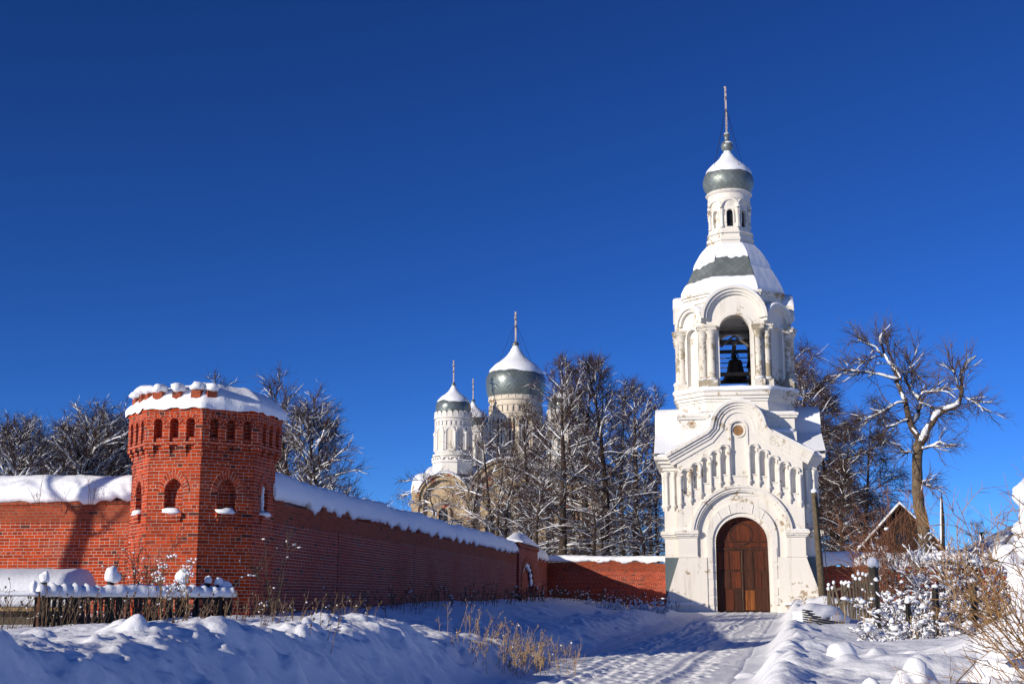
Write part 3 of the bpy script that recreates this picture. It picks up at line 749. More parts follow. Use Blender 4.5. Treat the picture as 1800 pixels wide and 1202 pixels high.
    # hood mould
    mb = MB(); L = lambda r, z=4.15: [(-r, 4.2)] + arc(0, z, r, n=26)[0:] + [(r, 4.2)]
    hood = lambda r: arc(0, 4.2, r, n=28)
    mb.ring(hood(2.83), hood(2.66), -.2, .05); mb.ring(hood(2.66), hood(2.52), -.12, .05); mb.ring(hood(2.52), hood(2.44), -.06, .05)
    mb.build('hood_mould', W, t)
    # impost cornices
    for s in (1, -1):
        mb = MB()
        for k, (p, za, zb2) in enumerate(((.08, 4.1, 4.18), (.16, 4.18, 4.28), (.24, 4.28, 4.44), (.19, 4.44, 4.5))):
            a, b = 2.44 - p * .2, 3.5 + p; mb.box(min(s * a, s * b), max(s * a, s * b), -p, .58, za + .001, zb2)
            a, b = 3.4, 4.28 + p; mb.box(min(s * a, s * b), max(s * a, s * b), .6 - p, 8.9, za - .02, zb2 - .021)
        mb.box(min(s * 2.4, s * 3.56), max(s * 2.4, s * 3.56), -.07, .3, 2.985, 3.06)
        mb.build('impost_cornice', W, t)
        mb = MB(); mb.plate([(s * 3.53, 3.0), (s * 4.25, .8), (s * 4.3, .8), (s * 4.3, 3.0)], [], .5, .58); mb.build('metal_flashing', M_SHEET, t)
    # stepped frames, colonnettes
    mb = MB()
    for cx, a, b in niches + [(.0, 7.55, 10.6)]:
        r = .42 if cx == 0 else .14; e = .12 if cx == 0 else .07
        for s in ((1, -1) if cx else (1,)):
            mb.ring([(s * cx - r - e, a)] + arc(s * cx, (10.2 if cx == 0 else b - .14), r + e, n=10) + [(s * cx + r + e, a)], [(s * cx - r, a)] + arc(s * cx, (10.2 if cx == 0 else b - .14), r, n=10) + [(s * cx + r, a)], -.06, .04)
            mb.box(s * cx - r - .03, s * cx + r + .03, -.05, .1, a - .07, a)
            if cx: mb.ring(arc(s * cx, b - .14, .31, n=8), arc(s * cx, b - .14, .215, n=8), -.13, .04)
    mb.build('arcade_moulding', W, t)
    cols = [(-3.32, 6.1, 7.55), (-2.75, 6.3, 7.8), (-2.18, 6.62, 8.12), (-1.62, 6.95, 8.45), (-1.08, 7.25, 8.8), (-.56, 7.3, 9.05)]
    for s in (1, -1):
        for cx, a, b in cols: column_mb(s * cx, -.07, a, b, .085, bracket=True).build('colonnette', W, t)
        for cx in (3.72, 4.12): column_mb(s * cx, .56, 6.0, 7.85, .08, bracket=True).build('colonnette', W, t)
        mb = MB()
        for k, (p, za, zb2) in enumerate(((.06, 7.9, 8.1), (.16, 8.1, 8.3), (.32, 8.3, 8.5), (.5, 8.5, 8.7))):
            a, b = 3.5, 4.28 + p; mb.box(min(s * a, s * b), max(s * a, s * b), .6 - p, 8.9, za + .001, zb2)
        mb.build('eaves_cornice', W, t)
        column_mb(s * 4.33, 1.1, 6.0, 7.85, .08, bracket=True).build('colonnette', W, t)
    # gable mouldings (front), then the same on the two sides
    mb = MB()
    for o1, o2, y in ((-.05, .12, -.34), (.12, .27, -.24), (.27, .43, -.15), (.43, .68, -.07)):
        mb.ring(gable_path(o1), gable_path(o2), y, .3)
    mb.build('gable_cornice', W, t)
    for s in (1, -1):
        M = Matrix.Translation((0, 4.75, 0)) @ Matrix.Rotation(s * math.pi / 2, 4, 'Z') @ Matrix.Translation((0, -4.3, 0))
        mb = MB(M); mb.plate([(-3.9, 8.28), (-3.9, 8.6)] + [(x, z) for x, z in gable_path(.3) if abs(x) < 3.9] + [(3.9, 8.6), (3.9, 8.28)], [], 0, .3)
        for o1, o2, y in ((-.05, .14, -.52), (.14, .32, -.36), (.32, .6, -.18)): mb.ring(gable_path(o1), gable_path(o2), y, .2)
        mb.build('side_gable', W, t)
    mb = MB(); mb.lathe([(.001, 0), (.3, 0), (.3, .1)], 20, s=False); 
    for k in range(len(mb.v)): p = mb.v[k]; mb.v[k] = Vector((p.x, .10 - p.z * .2, 10.1 + p.y))
    mb.build('oculus', M_PATCH, t)
    mb = MB(); mb.ring(arc(0, 10.1, .4, 180, -180, 24), arc(0, 10.1, .3, 180, -180, 24), .05, .2); mb.build('oculus_frame', W, t)
    # back plates of the niches: already the block behind; roofs of the four gables under snow
    def gable_roof(M, depth, y0, nm, mat_, lift, wav):
        mb = MB(M); rings = []; gp = gable_path(-.06 - lift)
        n = 16
        for k in range(n + 1):
            y = y0 + depth * k / n
            rings.append([(x, y + (0 if k else .0), z + (wav * nz(x * .8, y * .8, 4) if lift else 0)) for x, z in gp])
        mb.loft(rings, (False, False), s=True, closed=False)
        if lift:
            gp0 = gable_path(-.05); f = [mb.add((x, y0, z)) for x, z in gp0]; g = [mb.add((x, y0, z)) for x, z in gp]
            for k in range(len(gp) - 1): mb.poly((f[k], f[k + 1], g[k + 1], g[k]))
        return mb
    Mi = Matrix.Identity(4)
    Ms = Matrix.Translation((0, 4.75, 0)) @ Matrix.Rotation(math.pi / 2, 4, 'Z') @ Matrix.Translation((0, -4.3, 0))
    gable_roof(Mi, 8.9, -.2, 'roof', S, 0.0, 0).build('gable_roof', M_TILE, t, sharp=40)
    rf = gable_roof(Ms, 9.6, -.5, 'roof', S, 0.0, 0).build('gable_roof', M_TILE, t, sharp=40)
    gable_roof(Mi, 8.8, -.16, 'snow', S, .07, .05).build('snow_cover', S, t, uv=False)
    gable_roof(Ms, 9.66, -.55, 'snow', S, .17, .06).build('snow_cover', S, rf, uv=False)
    # --- corner pedestals and octagonal base
    C = (0, 4.55)
    for s in (1, -1):
        for q in (1, -1):
            cx, cy = s * 2.55, C[1] + q * 2.55; mb = MB()
            mb.box(cx - .78, cx + .78, cy - .78, cy + .78, 8.6, 10.15); mb.box(cx - .7, cx + .7, cy - .7, cy + .7, 10.15, 10.95)
            mb.box(cx - .85, cx + .85, cy - .85, cy + .85, 10.95, 11.08); mb.box(cx - .92, cx + .92, cy - .92, cy + .92, 11.08, 11.22)
            p = mb.build('pedestal', W, t)
            sn = MB(); snow_strip(sn, [(cx - .85, cy, 11.22), (cx + .85, cy, 11.22)], .86, .22, s + q, .2, .03); blob(sn, (cx, cy - .78 * q * 0 - .8, 10.2), .75, .12, .14, 3); sn.build('snow_cover', S, p, uv=False)
    mb = MB(); O8 = lambda W_, m_, z: octo(W_, m_, z, C)
    mb.loft([O8(6.7, 3.5, 8.6), O8(6.7, 3.5, 11.4)]); mb.loft([O8(6.9, 3.6, 11.38), O8(6.6, 3.5, 11.95)])
    for k, (w, za, zb2) in enumerate(((6.75, 11.95, 12.1), (6.95, 12.1, 12.28), (7.15, 12.28, 12.52), (7.3, 12.52, 12.62))): mb.loft([O8(w, w * .53, za + .001), O8(w, w * .53, zb2)])
    mb.loft([O8(6.9, 3.6, 12.6), O8(6.7, 3.5, 12.72)])
    mb.build('octagon_base', W, t)
    sn = MB(); rings = []
    for (w, z) in ((7.36, 12.58), (7.4, 12.68), (7.28, 12.79), (6.9, 12.86), (5.4, 12.84)):
        rg = []
        o8 = O8(w, w * .53, z)
        for a, b in zip(o8, o8[1:] + o8[:1]):
            for k in range(12):
                p = Vector(a).lerp(Vector(b), k / 12); rg.append((p.x + .03 * nz(p.x * 2, p.y * 2, 1), p.y + .03 * nz(p.x * 2, p.y * 2, 2), p.z + .05 * nz(p.x * 1.7, p.y * 1.7, 3)))
        rings.append(rg)
    sn.loft(rings, (False, False), s=True); sn.build('snow_cover', S, t, uv=False)
    # --- open belfry
    BW, BM = 6.3, 3.5; mb = MB(); sill = 12.72; dg = (BW / 2 + BM / 2) / math.sqrt(2); dw = (BW - BM) / 2 * math.sqrt(2)
    for k in range(4):
        mb.M = face_M(k * math.pi / 2, BW / 2, C); h = BM / 2
        mb.plate([(-h, sill), (-h, 17.1)] + arc(0, 16.92, 1.74, 174, 6, 20) + [(h, 17.1), (h, sill)], [opening(0, sill + .02, 16.2, .9, 14)[::-1]], 0, .75)
        mb.ring([(-1.12, sill + .05)] + arc(0, 16.2, 1.12, n=14) + [(1.12, sill + .05)], [(-.9, sill + .05)] + arc(0, 16.2, .9, n=14) + [(.9, sill + .05)], -.05, .02)
        mb.M = face_M(k * math.pi / 2 + math.pi / 4, dg, C); h = dw / 2
        mb.plate([(-h, sill), (-h, 16.9)] + arc(0, 16.9, h, 176, 4, 14) + [(h, 16.9), (h, sill)], [opening(0, sill + .3, 16.0, .42, 10)[::-1]], 0, .3)
        mb.box(-h + .03, h - .03, .22, .62, sill, 17.4)
    mb.M = None; mb.loft([O8(5.6, 3.0, 17.45), O8(5.6, 3.0, 18.3)], (True, True))
    mb.build('belfry_wall', W, t)
    for k in range(4):
        M = face_M(k * math.pi / 2, BW / 2, C); mb = MB(M)
        hd = lambda r: arc(0, 16.88, r, n=22)
        mb.ring(hd(1.93), hd(1.76), -.42, .5); mb.ring(hd(1.76), hd(1.6), -.3, .1); mb.ring(hd(1.6), hd(1.46), -.16, .05)
        mb.build('kokoshnik_arch', W, t)
        sn = MB(M); snow_strip(sn, [(x, -.02, z + .0) for x, z in arc(0, 16.88, 1.9, 150, 30, 16)], .4, .14, k, .15, .0, .02); sn.build('snow_cover', S, t, uv=False)
        M = face_M(k * math.pi / 2 + math.pi / 4, dg, C); mb = MB(M); hd = lambda r: arc(0, 16.7, r, n=18); q = dw / 2 + .1
        mb.ring(hd(q), hd(q - .16), -.32, .4); mb.ring(hd(q - .16), hd(q - .32), -.2, .1)
        mb.ring([(-.52, sill + .35)] + arc(0, 16.0, .52, n=10) + [(.52, sill + .35)], [(-.42, sill + .35)] + arc(0, 16.0, .42, n=10) + [(.42, sill + .35)], -.06, .02)
        mb.build('kokoshnik_arch', W, t)
        sn = MB(M); snow_strip(sn, [(x, .0, z) for x, z in arc(0, 16.7, q, 150, 30, 12)], .34, .14, k + 9, .15, .0, .02); sn.build('snow_cover', S, t, uv=False)
        for s in (1, -1):
            M = face_M(k * math.pi / 2, BW / 2, C)
            for x, y, r in ((1.36, -.16, .2), (1.86, .06, .2)):
                c = column_mb(s * x, y, sill + .06, 16.45, r, M).build('column', M_WORN, t)
                sn = MB(M); blob(sn, (s * x, y - .05, sill + .53), .33, .33, .14, k + s, amp=.06, flat=.6); sn.build('snow_cover', S, c, uv=False)
    mb = MB()
    for k, (w, za, zb2) in enumerate(((5.75, 18.0, 18.3), (5.95, 18.3, 18.46), (6.15, 18.46, 18.62))): mb.loft([O8(w, w * .54, za + .001), O8(w, w * .54, zb2)])
    mb.build('belfry_cornice', W, t)
    # timber frame inside
    mb = MB()
    for z in (13.85, 15.75, 16.4): mb.beam((-2.7, 3.1, z), (2.7, 3.1, z), .2, .22); mb.beam((-2.7, 6.0, z), (2.7, 6.0, z), .2, .2)
    for z in (14.3, 14.8, 15.1, 15.4): mb.beam((-2.7, 6.3, z), (2.7, 6.3, z), .05, .06)
    for x in (-1.05, 1.05): mb.beam((x, 2.3, 12.7), (x, 2.3, 17.2), .14, .14); mb.beam((x, 6.8, 12.7), (x, 6.8, 17.2), .14, .14)
    mb.beam((-.82, 2.2, 15.35), (0, 2.2, 16.0), .12, .12); mb.beam((.82, 2.2, 15.35), (0, 2.2, 16.0), .12, .12)
    mb.beam((0, 2.2, 15.55), (0, 6.8, 15.55), .22, .24)
    mb.build('timber_frame', M_BEAM, t)
    # --- octagonal bell-shaped roof
    prof = [(18.6, 6.06), (18.78, 6.0), (19.25, 5.58), (19.7, 5.18), (20.2, 4.75), (20.7, 4.30), (21.2, 3.78), (21.6, 3.3), (21.9, 2.85)]
    mb = MB(); ids = []; v = 0
    for k, (z, w) in enumerate(prof):
        ids.append([mb.add(p) for p in O8(w, w * .47, z)])
    for k in range(len(prof) - 1):
        for j in range(8):
            a, b = ids[k][j], ids[k][(j + 1) % 8]; c, d = ids[k + 1][(j + 1) % 8], ids[k + 1][j]
            la, lb = (mb.v[a] - mb.v[b]).length / 2, (mb.v[c] - mb.v[d]).length / 2; z0, z1 = prof[k][0] * 1.2, prof[k + 1][0] * 1.2
            mb.poly((a, b, c, d), [(-la, z0), (la, z0), (lb, z1), (-lb, z1)])
    roof = mb.build('octagon_roof', M_TILE, t)
    sn = MB(); nj = 14
    def osec(w, z, j, f, out):
        o = O8(w + out * 2, (w + out * 2) * .47, z); return Vector(o[j]).lerp(Vector(o[(j + 1) % 8]), f)
    wz = lambda z: float(np.interp(z, [p[0] for p in prof], [p[1] for p in prof]))
    def patch(lo, hi, rows=10, js=range(8), th=.09):
        for j in js:
            ids = []
            for q in range(rows + 1):
                row = []
                for i in range(nj + 1):
                    f = i / nj; a, b = lo(j, f), hi(j, f); z = a + (b - a) * q / rows
                    e = min(1, 3.2 * min(q, rows - q) / rows); p = osec(wz(z), z, j, f, th * (.12 + .88 * e ** .5)); row.append(sn.add(p + Vector((0, 0, .02 * nz(p.x * 3, p.y * 3, z * 3)))))
                ids.append(row)
            for q in range(rows):
                for i in range(nj): sn.poly((ids[q][i], ids[q][i + 1], ids[q + 1][i + 1], ids[q + 1][i]), s=True)
    g = lambda j, f: nz(j * 2.7 + f * 5, 2) * .16 + nz(j * 5 + f * 13, 8) * .07
    bare = (7, 0, 6)
    patch(lambda j, f: 18.6 - .02, lambda j, f: (19.58 + .3 * g(j, f) + .0 if j == 0 else 19.45 + .1 * f + g(j, f) * .5) if j in bare else 20.3, js=range(8))
    patch(lambda j, f: (20.9 + 1.2 * g(j, f) if j == 0 else 20.35 + .3 * f + g(j, f)) if j in bare else 20.24, lambda j, f: 21.95, js=range(8))
    sn.build('snow_cover', S, roof, uv=False)
    # --- small drum with windows
    mb = MB(); cyl = lambda r, z: [(C[0] + r * math.sin(math.pi / 8 + k * math.pi / 4) / math.cos(math.pi / 8), C[1] - r * math.cos(math.pi / 8 + k * math.pi / 4) / math.cos(math.pi / 8), z) for k in range(8)]
    for r0, r1, za, zb2 in ((1.36, 1.36, 21.8, 22.15), (1.42, 1.44, 22.15, 22.3), (1.34, 1.3, 22.3, 22.62), (1.4, 1.3, 22.62, 22.75), (1.24, 1.2, 22.75, 23.0)): mb.loft([cyl(r0, za), cyl(r1, zb2 + .001)])
    mb.loft([cyl(.98, 22.9), cyl(.98, 24.9)])
    for k in range(8):
        M = face_M(k * math.pi / 4, 1.18, C); mb.M = M; h = 1.18 * math.tan(math.pi / 8) + .01
        hole = [opening(0, 23.06, 23.95, .19, 8)[::-1]]
        mb.plate([(-h, 22.95), (-h, 24.3)] + arc(0, 24.28, h, 176, 4, 10) + [(h, 24.3), (h, 22.95)], hole, 0, .19)
        mb.ring(arc(0, 24.25, .6, n=12), arc(0, 24.25, .48, n=12), -.13, .05); mb.ring([(-.28, 23.3)] + arc(0, 23.95, .28, n=8) + [(.28, 23.3)], [(-.2, 23.3)] + arc(0, 23.95, .2, n=8) + [(.2, 23.3)], -.06, .02)
        for s in (1, -1): mb.lathe([(.09, 23.0), (.1, 23.12), (.07, 23.16), (.07, 23.8), (.11, 23.86), (.1, 24.05), (.13, 24.1), (.13, 24.16)], 8, c=(s * .47, -.03))
    mb.M = None
    mb.lathe([(1.2, 24.4), (1.26, 24.75), (1.33, 24.85), (1.3, 24.95), (1.3, 25.18), (1.38, 25.24), (1.44, 25.32), (1.36, 25.42), (1.2, 25.45)], 40, c=C, s=True)
    dr = mb.build('drum', W, t, sharp=35)
    for k in range(8):
        M = face_M(k * math.pi / 4, 1.18, C)
        if k in (3, 4, 5): continue
        mb = MB(M); mb.box(-.19, .19, .17, .195, 23.06, 24.14); w = mb.build('window', M_GLASS if k in (0, 1) else W, dr)
        if k in (0, 1):
            mb = MB(M); mb.box(-.012, .012, .13, .16, 23.06, 24.12)
            for z in (23.3, 23.55, 23.8): mb.box(-.185, .185, .13, .16, z, z + .025)
            mb.build('window_bars', M_IRON, w)
    # --- onion dome, ball, spire
    dome_prof = [(1.3, 25.36), (1.4, 25.55), (1.52, 25.8), (1.58, 26.05), (1.57, 26.3), (1.47, 26.6), (1.27, 26.9), (1.0, 27.15), (.7, 27.4), (.45, 27.65), (.28, 27.9), (.17, 28.15), (.13, 28.3)]
    onion(t, C, dome_prof, 26.62, M_TILE, .12, 7)
    mb = MB(); mb.lathe([(.12, 28.1), (.16, 28.2), (.34, 28.36), (.39, 28.57), (.33, 28.78), (.16, 28.93), (.13, 29.0), (.15, 29.1), (.15, 29.26), (.2, 29.28), (.2, 29.36), (.05, 29.37)], 20, c=C); bl = mb.build('ball', M_TILE, t)
    sn = MB(); blob(sn, (C[0] + .03, C[1] - .02, 28.75), .33, .33, .14, 2, amp=.08, flat=.2); blob(sn, (C[0], C[1], 29.4), .17, .17, .07, 3); sn.build('snow_cover', S, bl, uv=False)
    cross(t, C, 29.3, 32.5, .055, 1.0)
    mb = MB()
    for a in (.5, 2.2, 3.9, 5.6): mb.tube([(C[0], C[1], 31.2), (C[0] + 1.4 * math.sin(a), C[1] - 1.4 * math.cos(a), 26.75)], .012, 4)
    mb.build('guy_wire', M_IRON, t, uv=False)
    # --- doors
    zt = 3.42
    for s in (1, -1):
        mb = MB(); a, b = (.012, 1.44) if s > 0 else (-1.44, -.012)
        mb.box(a, b, .6, .68, .03, zt)
        leaf = mb.build('door_leaf', M_DOORD, t)
        for (u0, u1, z0, z1, mt) in (((.08, .46, .12, 1.08, M_DOORD), (.52, .98, .1, 1.2, M_DOOR), (1.04, 1.38, .1, 1.2, M_DOORD), (.08, .62, 1.3, 2.2, M_DOOR), (.68, 1.36, 1.28, 2.25, M_DOORD), (.1, .66, 2.32, 3.35, M_DOOR), (.74, 1.36, 2.32, 3.3, M_DOOR)) if s < 0 else
                                     ((.12, .66, .1, 1.18, M_DOORL), (.74, 1.38, .1, 1.15, M_DOORD), (.1, .64, 1.28, 2.2, M_DOORD), (.72, 1.02, 1.28, 2.22, M_DOOR), (1.06, 1.36, 1.28, 2.2, M_DOORD), (.08, .6, 2.3, 3.3, M_DOORD), (.74, 1.2, 2.32, 3.34, M_DOOR))):
            mb = MB(); x0_, x1_ = (u0, u1) if s > 0 else (-u1, -u0); mb.box(x0_, x1_, .57, .6, z0, z1, tx=.012, ty=0); mb.build('door_panel', mt, leaf)
        mb = MB(); mb.box(s * .03 - .018, s * .03 + .018, .55, .6, .05, zt - .02); mb.build('door_stile', M_GREYW if s < 0 else M_DOORD, leaf)
    mb = MB(); mb.plate([(-1.45, zt + .14)] + arc(0, 3.8, 1.45, n=18) + [(1.45, zt + .14)], [], .61, .69); tm = mb.build('tympanum', M_DOOR, t)
    mb = MB(); mb.ring(arc(-.02, 4.28, .66, 180, -180, 24), arc(-.02, 4.28, .56, 180, -180, 24), .585, .612); mb.build('tympanum_ring', M_DOORD, tm)
    mb = MB(); mb.box(-1.45, 1.45, .56, .66, zt, zt + .13); mb.box(-1.45, 1.45, .57, .66, zt + .42, zt + .5); mb.build('transom', M_DOORD, t)
    mb = MB()
    for x in (-1.52, 1.5): mb.tube([(x, .55, .1), (x * .97, .57, 3.3)], .01, 4)
    sn = MB()
    for s in (1, -1):
        snow_strip(sn, [(s * 2.2, -.1, .42), (s * 4.25, -.1, .42)], .11, .12, s, .15, .02)
        snow_strip(sn, [(s * 2.5, -.08, 4.5), (s * 3.7, -.08, 4.5)], .1, .05, s + 4, .15, .0, .01)
        snow_strip(sn, [(s * 3.75, .45, 8.7), (s * 4.6, .45, 8.7)], .3, .2, s + 4, .15, .04, .02)
    sn.build('snow_cover', S, t, uv=False)
    return t
def onion(t, C, prof, zs, mat_, th, seed, n=48, name='dome'):
    mb = MB(); mb.lathe(prof, n, c=C); d = mb.build(name, mat_, t)
    sn = MB(); ids = []; rows = 14; zt = prof[-1][1]
    zz = [p[1] for p in prof]; rr = [p[0] for p in prof]; rmax = max(rr)
    for q in range(rows + 1):
        row = []
        for j in range(n):
            a = 6.28319 * j / n
            lo = zs + rmax * (.10 * nz(math.sin(a) * 1.6 + seed, math.cos(a) * 1.6) + .035 * nz(math.sin(a) * 6 + seed, math.cos(a) * 6) - .05 * math.sin(a - .3))
            z = lo + (zt - lo) * (q / rows); r = float(np.interp(z, zz, rr)); e = min(1, 3.5 * q / rows)
            k = th * (.1 + .9 * e ** .5) * (1 if q < rows - 2 else .55)
            row.append(sn.add((C[0] + (r + k * .8) * math.sin(a), C[1] - (r + k * .8) * math.cos(a), z + k * .55)))
        ids.append(row)
    for q in range(rows):
        for j in range(n): sn.poly((ids[q][j], ids[q][(j + 1) % n], ids[q + 1][(j + 1) % n], ids[q + 1][j]), s=True)
    sn.build('snow_cover', M_SNOW, d, uv=False); return d
def cross(t, C, z0, z1, r, w, M=M_CROSS):
    """Orthodox cross standing in the plane at right angles to the front"""
    mb = MB(); x, y = C; H = z1 - z0
    mb.box(x - r, x + r, y - r * 1.1, y + r * 1.1, z0, z1)
    for zc, l, tilt in ((z1 - H * .1, .22 * w, 0), (z1 - H * .24, .55 * w, 0), (z1 - H * .52, .35 * w, .16 * w)):
        mb.beam((x, y - l, zc + tilt), (x, y + l, zc - tilt), r * 1.7, r * 2)
    for zc in (z1, z1 - H * .24, z0 + .1): mb.lathe([(.01, zc - .07), (r * 1.5, zc - .03), (r * 1.5, zc + .03), (.01, zc + .07)], 8, c=C)
    mb.build('cross', M, t)
bell_tower()
def bell():
    p = GO + rv * .05 + dv * 4.0
    b = thing('bell', 'dark bronze bell hanging in the open belfry of the bell tower', 'bell', (p.x, p.y, GZ + 13.6), 0)
    mb = MB(); mb.lathe([(.78, 0), (.8, .05), (.74, .14), (.6, .35), (.5, .65), (.44, .95), (.42, 1.12), (.36, 1.24), (.15, 1.32), (.1, 1.36), (.1, 1.6), (.01, 1.62)], 28); mb.lathe([(.78, 0), (.7, .03), (.52, .4), (.36, 1.1), (.01, 1.15)], 28); mb.build('bell_body', M_BRONZE, b)
    mb = MB(); mb.tube([(0, 0, 1.1), (0, 0, .2)], .03, 6); mb.lathe([(.01, -.1), (.1, -.02), (.11, .06), (.05, .16), (.01, .2)], 10); mb.build('clapper', M_IRON, b)
    mb = MB()
    for s in (1, -1): mb.tube([(s * .1, 0, 1.35), (s * .22, 0, 1.5), (s * .1, 0, 1.68), (0, 0, 1.72)], .04, 6)
    mb.tube([(0, 0, 1.6), (0, 0, 1.9)], .03, 6); mb.build('crown_loop', M_IRON, b)
    s = dup(b, (p.x + .95, p.y + .6, GZ + 14.5), 0, 'smallest dark bell hanging beside the big bell in the belfry', (.28, .28, .28))
bell()

# ------------------------------------------------------------------ the cathedral behind the trees
def cathedral():
    O = P(889, 985, 140); t = thing('cathedral', 'derelict beige and white cathedral with five grey onion domes behind the trees', 'cathedral', O, -GRID)
    HW, D = 9.95, 20.0
    def facade(M, par):
        mb = MB(M)
        mb.plate([(-HW, -5), (-HW, 7.5), (HW, 7.5), (HW, -5)], [], .35, .9)
        bays = ((-6.7, 6.35, 2.75, 2.15), (0, 6.7, 3.85, 3.2), (6.7, 6.35, 2.75, 2.15))
        for cx, cz, Ro, Ri in bays:
            mb.plate([(cx - Ro, -5), (cx - Ro, cz)] + arc(cx, cz, Ro, n=18)[1:-1] + [(cx + Ro, cz), (cx + Ro, -5), (cx + Ri, -5), (cx + Ri, cz)] + arc(cx, cz, Ri, 0, 180, 18)[1:-1] + [(cx - Ri, cz), (cx - Ri, -5)], [], 0, .36)
            mb.plate([(cx - Ri, cz)] + arc(cx, cz, Ri, n=14)[1:-1] + [(cx + Ri, cz)], [], .33, .6)
        w = mb.build('wall', M_BEIGE, par)
        for cx, cz, Ro, Ri in bays:
            mb = MB(M); mb.ring(arc(cx, cz, Ro + .2, n=18), arc(cx, cz, Ro - .15, n=18), -.25, .5); mb.ring(arc(cx, cz, Ri + .2, n=18), arc(cx, cz, Ri, n=18), -.1, .1); mb.build('zakomara', M_BEIGE, par)
            sn = MB(M); snow_strip(sn, [(x, .5, z) for x, z in arc(cx, cz, Ro + .12, 165, 15, 16)], .75, .3, cx, .3, .1, .03); sn.build('snow_cover', M_SNOW, par, uv=False)
        for x in (-HW + .3, -3.95, 3.95, HW - .3):
            mb = MB(M); mb.box(x - .3, x + .3, -.18, .5, -5, 5.6); mb.box(x - .42, x + .42, -.26, .5, 5.6, 6.0); mb.box(x - .36, x + .36, -.22, .5, 2.0, 2.25)
            mb.build('pilaster', M_BEIGE, par)
            if abs(x) < 5: mb = MB(M); mb.tube([(x + .52, -.12, 6.6), (x + .52, -.12, -3)], .09, 8); mb.build('downpipe', M_CATHW, par)
        for cx, s, sp, r in ((-6.7, 2.2, 5.0, .5), (6.7, 2.2, 5.0, .5), (-1.7, 2.0, 4.4, .5), (0, 2.0, 5.2, .62), (1.7, 2.0, 4.4, .5)):
            mb = MB(M); mb.plate(opening(cx, s, sp, r, 10), [], .27, .345); wi = mb.build('window', M_GLASS, par)
            mb = MB(M); mb.ring([(cx - r - .3, s)] + arc(cx, sp, r + .3, n=10) + [(cx + r + .3, s)], [(cx - r, s)] + arc(cx, sp, r, n=10) + [(cx + r, s)], .1, .34); mb.box(cx - r - .35, cx + r + .35, .02, .34, s - .2, s - .01); mb.build('window_frame', M_BEIGE, wi)
            mb = MB(M)
            for k in range(1, 4): mb.box(cx - r, cx + r, .24, .268, s + k * .75, s + k * .75 + .06)
            mb.box(cx - .04, cx + .04, .24, .267, s, sp + r * .9); mb.build('window_bars', M_GREYW, wi)
        for z in (1.45, 1.7): mb = MB(M); mb.box(-HW - .1, HW + .1, -.3, .3, z + .0, z + .22); mb.build('string_course', M_BEIGE, par)
    facade(Matrix.Identity(4), t)
    for a, off in ((math.pi / 2, 0), (-math.pi / 2, 0)):
        facade(Matrix.Translation((0, D / 2, 0)) @ Matrix.Rotation(a, 4, 'Z') @ Matrix.Translation((0, -HW, 0)), t)
    mb = MB(); mb.box(-HW + .8, HW - .8, .9, D - .2, 6.9, 7.4); mb.loft([[(-HW + .2, .6, 7.4), (HW - .2, .6, 7.4), (HW - .2, D, 7.4), (-HW + .2, D, 7.4)], [(-4, 6, 10.3), (4, 6, 10.3), (4, 14, 10.3), (-4, 14, 10.3)]])
    rf = mb.build('roof', M_SHEET, t)
    sn = MB(); sn.loft([[(-HW - .1, .4, 7.4), (HW + .1, .4, 7.4), (HW + .1, D, 7.4), (-HW - .1, D, 7.4)], [(-HW, .6, 7.8), (HW, .6, 7.8), (HW, D, 7.8), (-HW, D, 7.8)], [(-4, 6, 10.7), (4, 6, 10.7), (4, 14, 10.7), (-4, 14, 10.7)]]); sn.build('snow_cover', M_SNOW, rf, uv=False)
    # lower porch in front on the right of the middle
    mb = MB(); mb.box(-1.5, 7.5, -3.2, .1, -5, 1.2); mb.box(-1.65, 7.65, -3.35, .1, 1.2, 1.45)
    for k in range(28): mb.box(-1.3 + k * .31, -1.15 + k * .31, -3.3, -3.1, .85, 1.1)
    for x in (-1.3, 1.5, 4.3, 7.2): mb.box(x - .2, x + .2, -3.34, -3.1, -5, .8)
    po = mb.build('porch', M_BEIGE, t)
    sn = MB(); snow_strip(sn, [(-1.6, -1.6, 1.45), (7.6, -1.6, 1.45)], 1.75, .4, 3, .3, .05); sn.build('snow_cover', M_SNOW, po, uv=False)
    def drum(C, r, z0, z1, big, white, par):
        dz = z1 - z0; n = 12 if big else 10; mb = MB()
        mb.lathe([(r * 1.0, z0), (r, z0 + dz * .97)], 40, c=C)
        base = [(r * 1.17, z0 - (.2 if big else 1.9)), (r * 1.17, z0 - .45 if big else z0 - .7), (r * 1.24, z0 - .4 if big else z0 - .6), (r * 1.12, z0 + .1)]
        mb.lathe(base, 8, c=C, a0=math.pi / 8, s=False)
        if not big:
            for k in range(8):
                mb.M = face_M(k * math.pi / 4, r * 1.1, C)
                for j in (-.42, .42): mb.ring(arc(j, z0 - .35, .36, n=8), arc(j, z0 - .35, .25, n=8), -.12, .2)
            mb.M = None; mb.lathe([(r * 1.16, z0 + .1), (r * 1.16, z0 + .3), (r * 1.05, z0 + .4)], 40, c=C)
        lo, hi = z0 + dz * .16, z0 + dz * .6
        for zz, q in ((lo - .12, .1), (hi + .55 * r / 1.9, .12), (z1 - dz * .13, .14), (z1 - .25, .2)): mb.lathe([(r, zz - .12), (r + q, zz - .06), (r + q, zz + .06), (r, zz + .12)], 40, c=C)
        w = math.pi * r / n
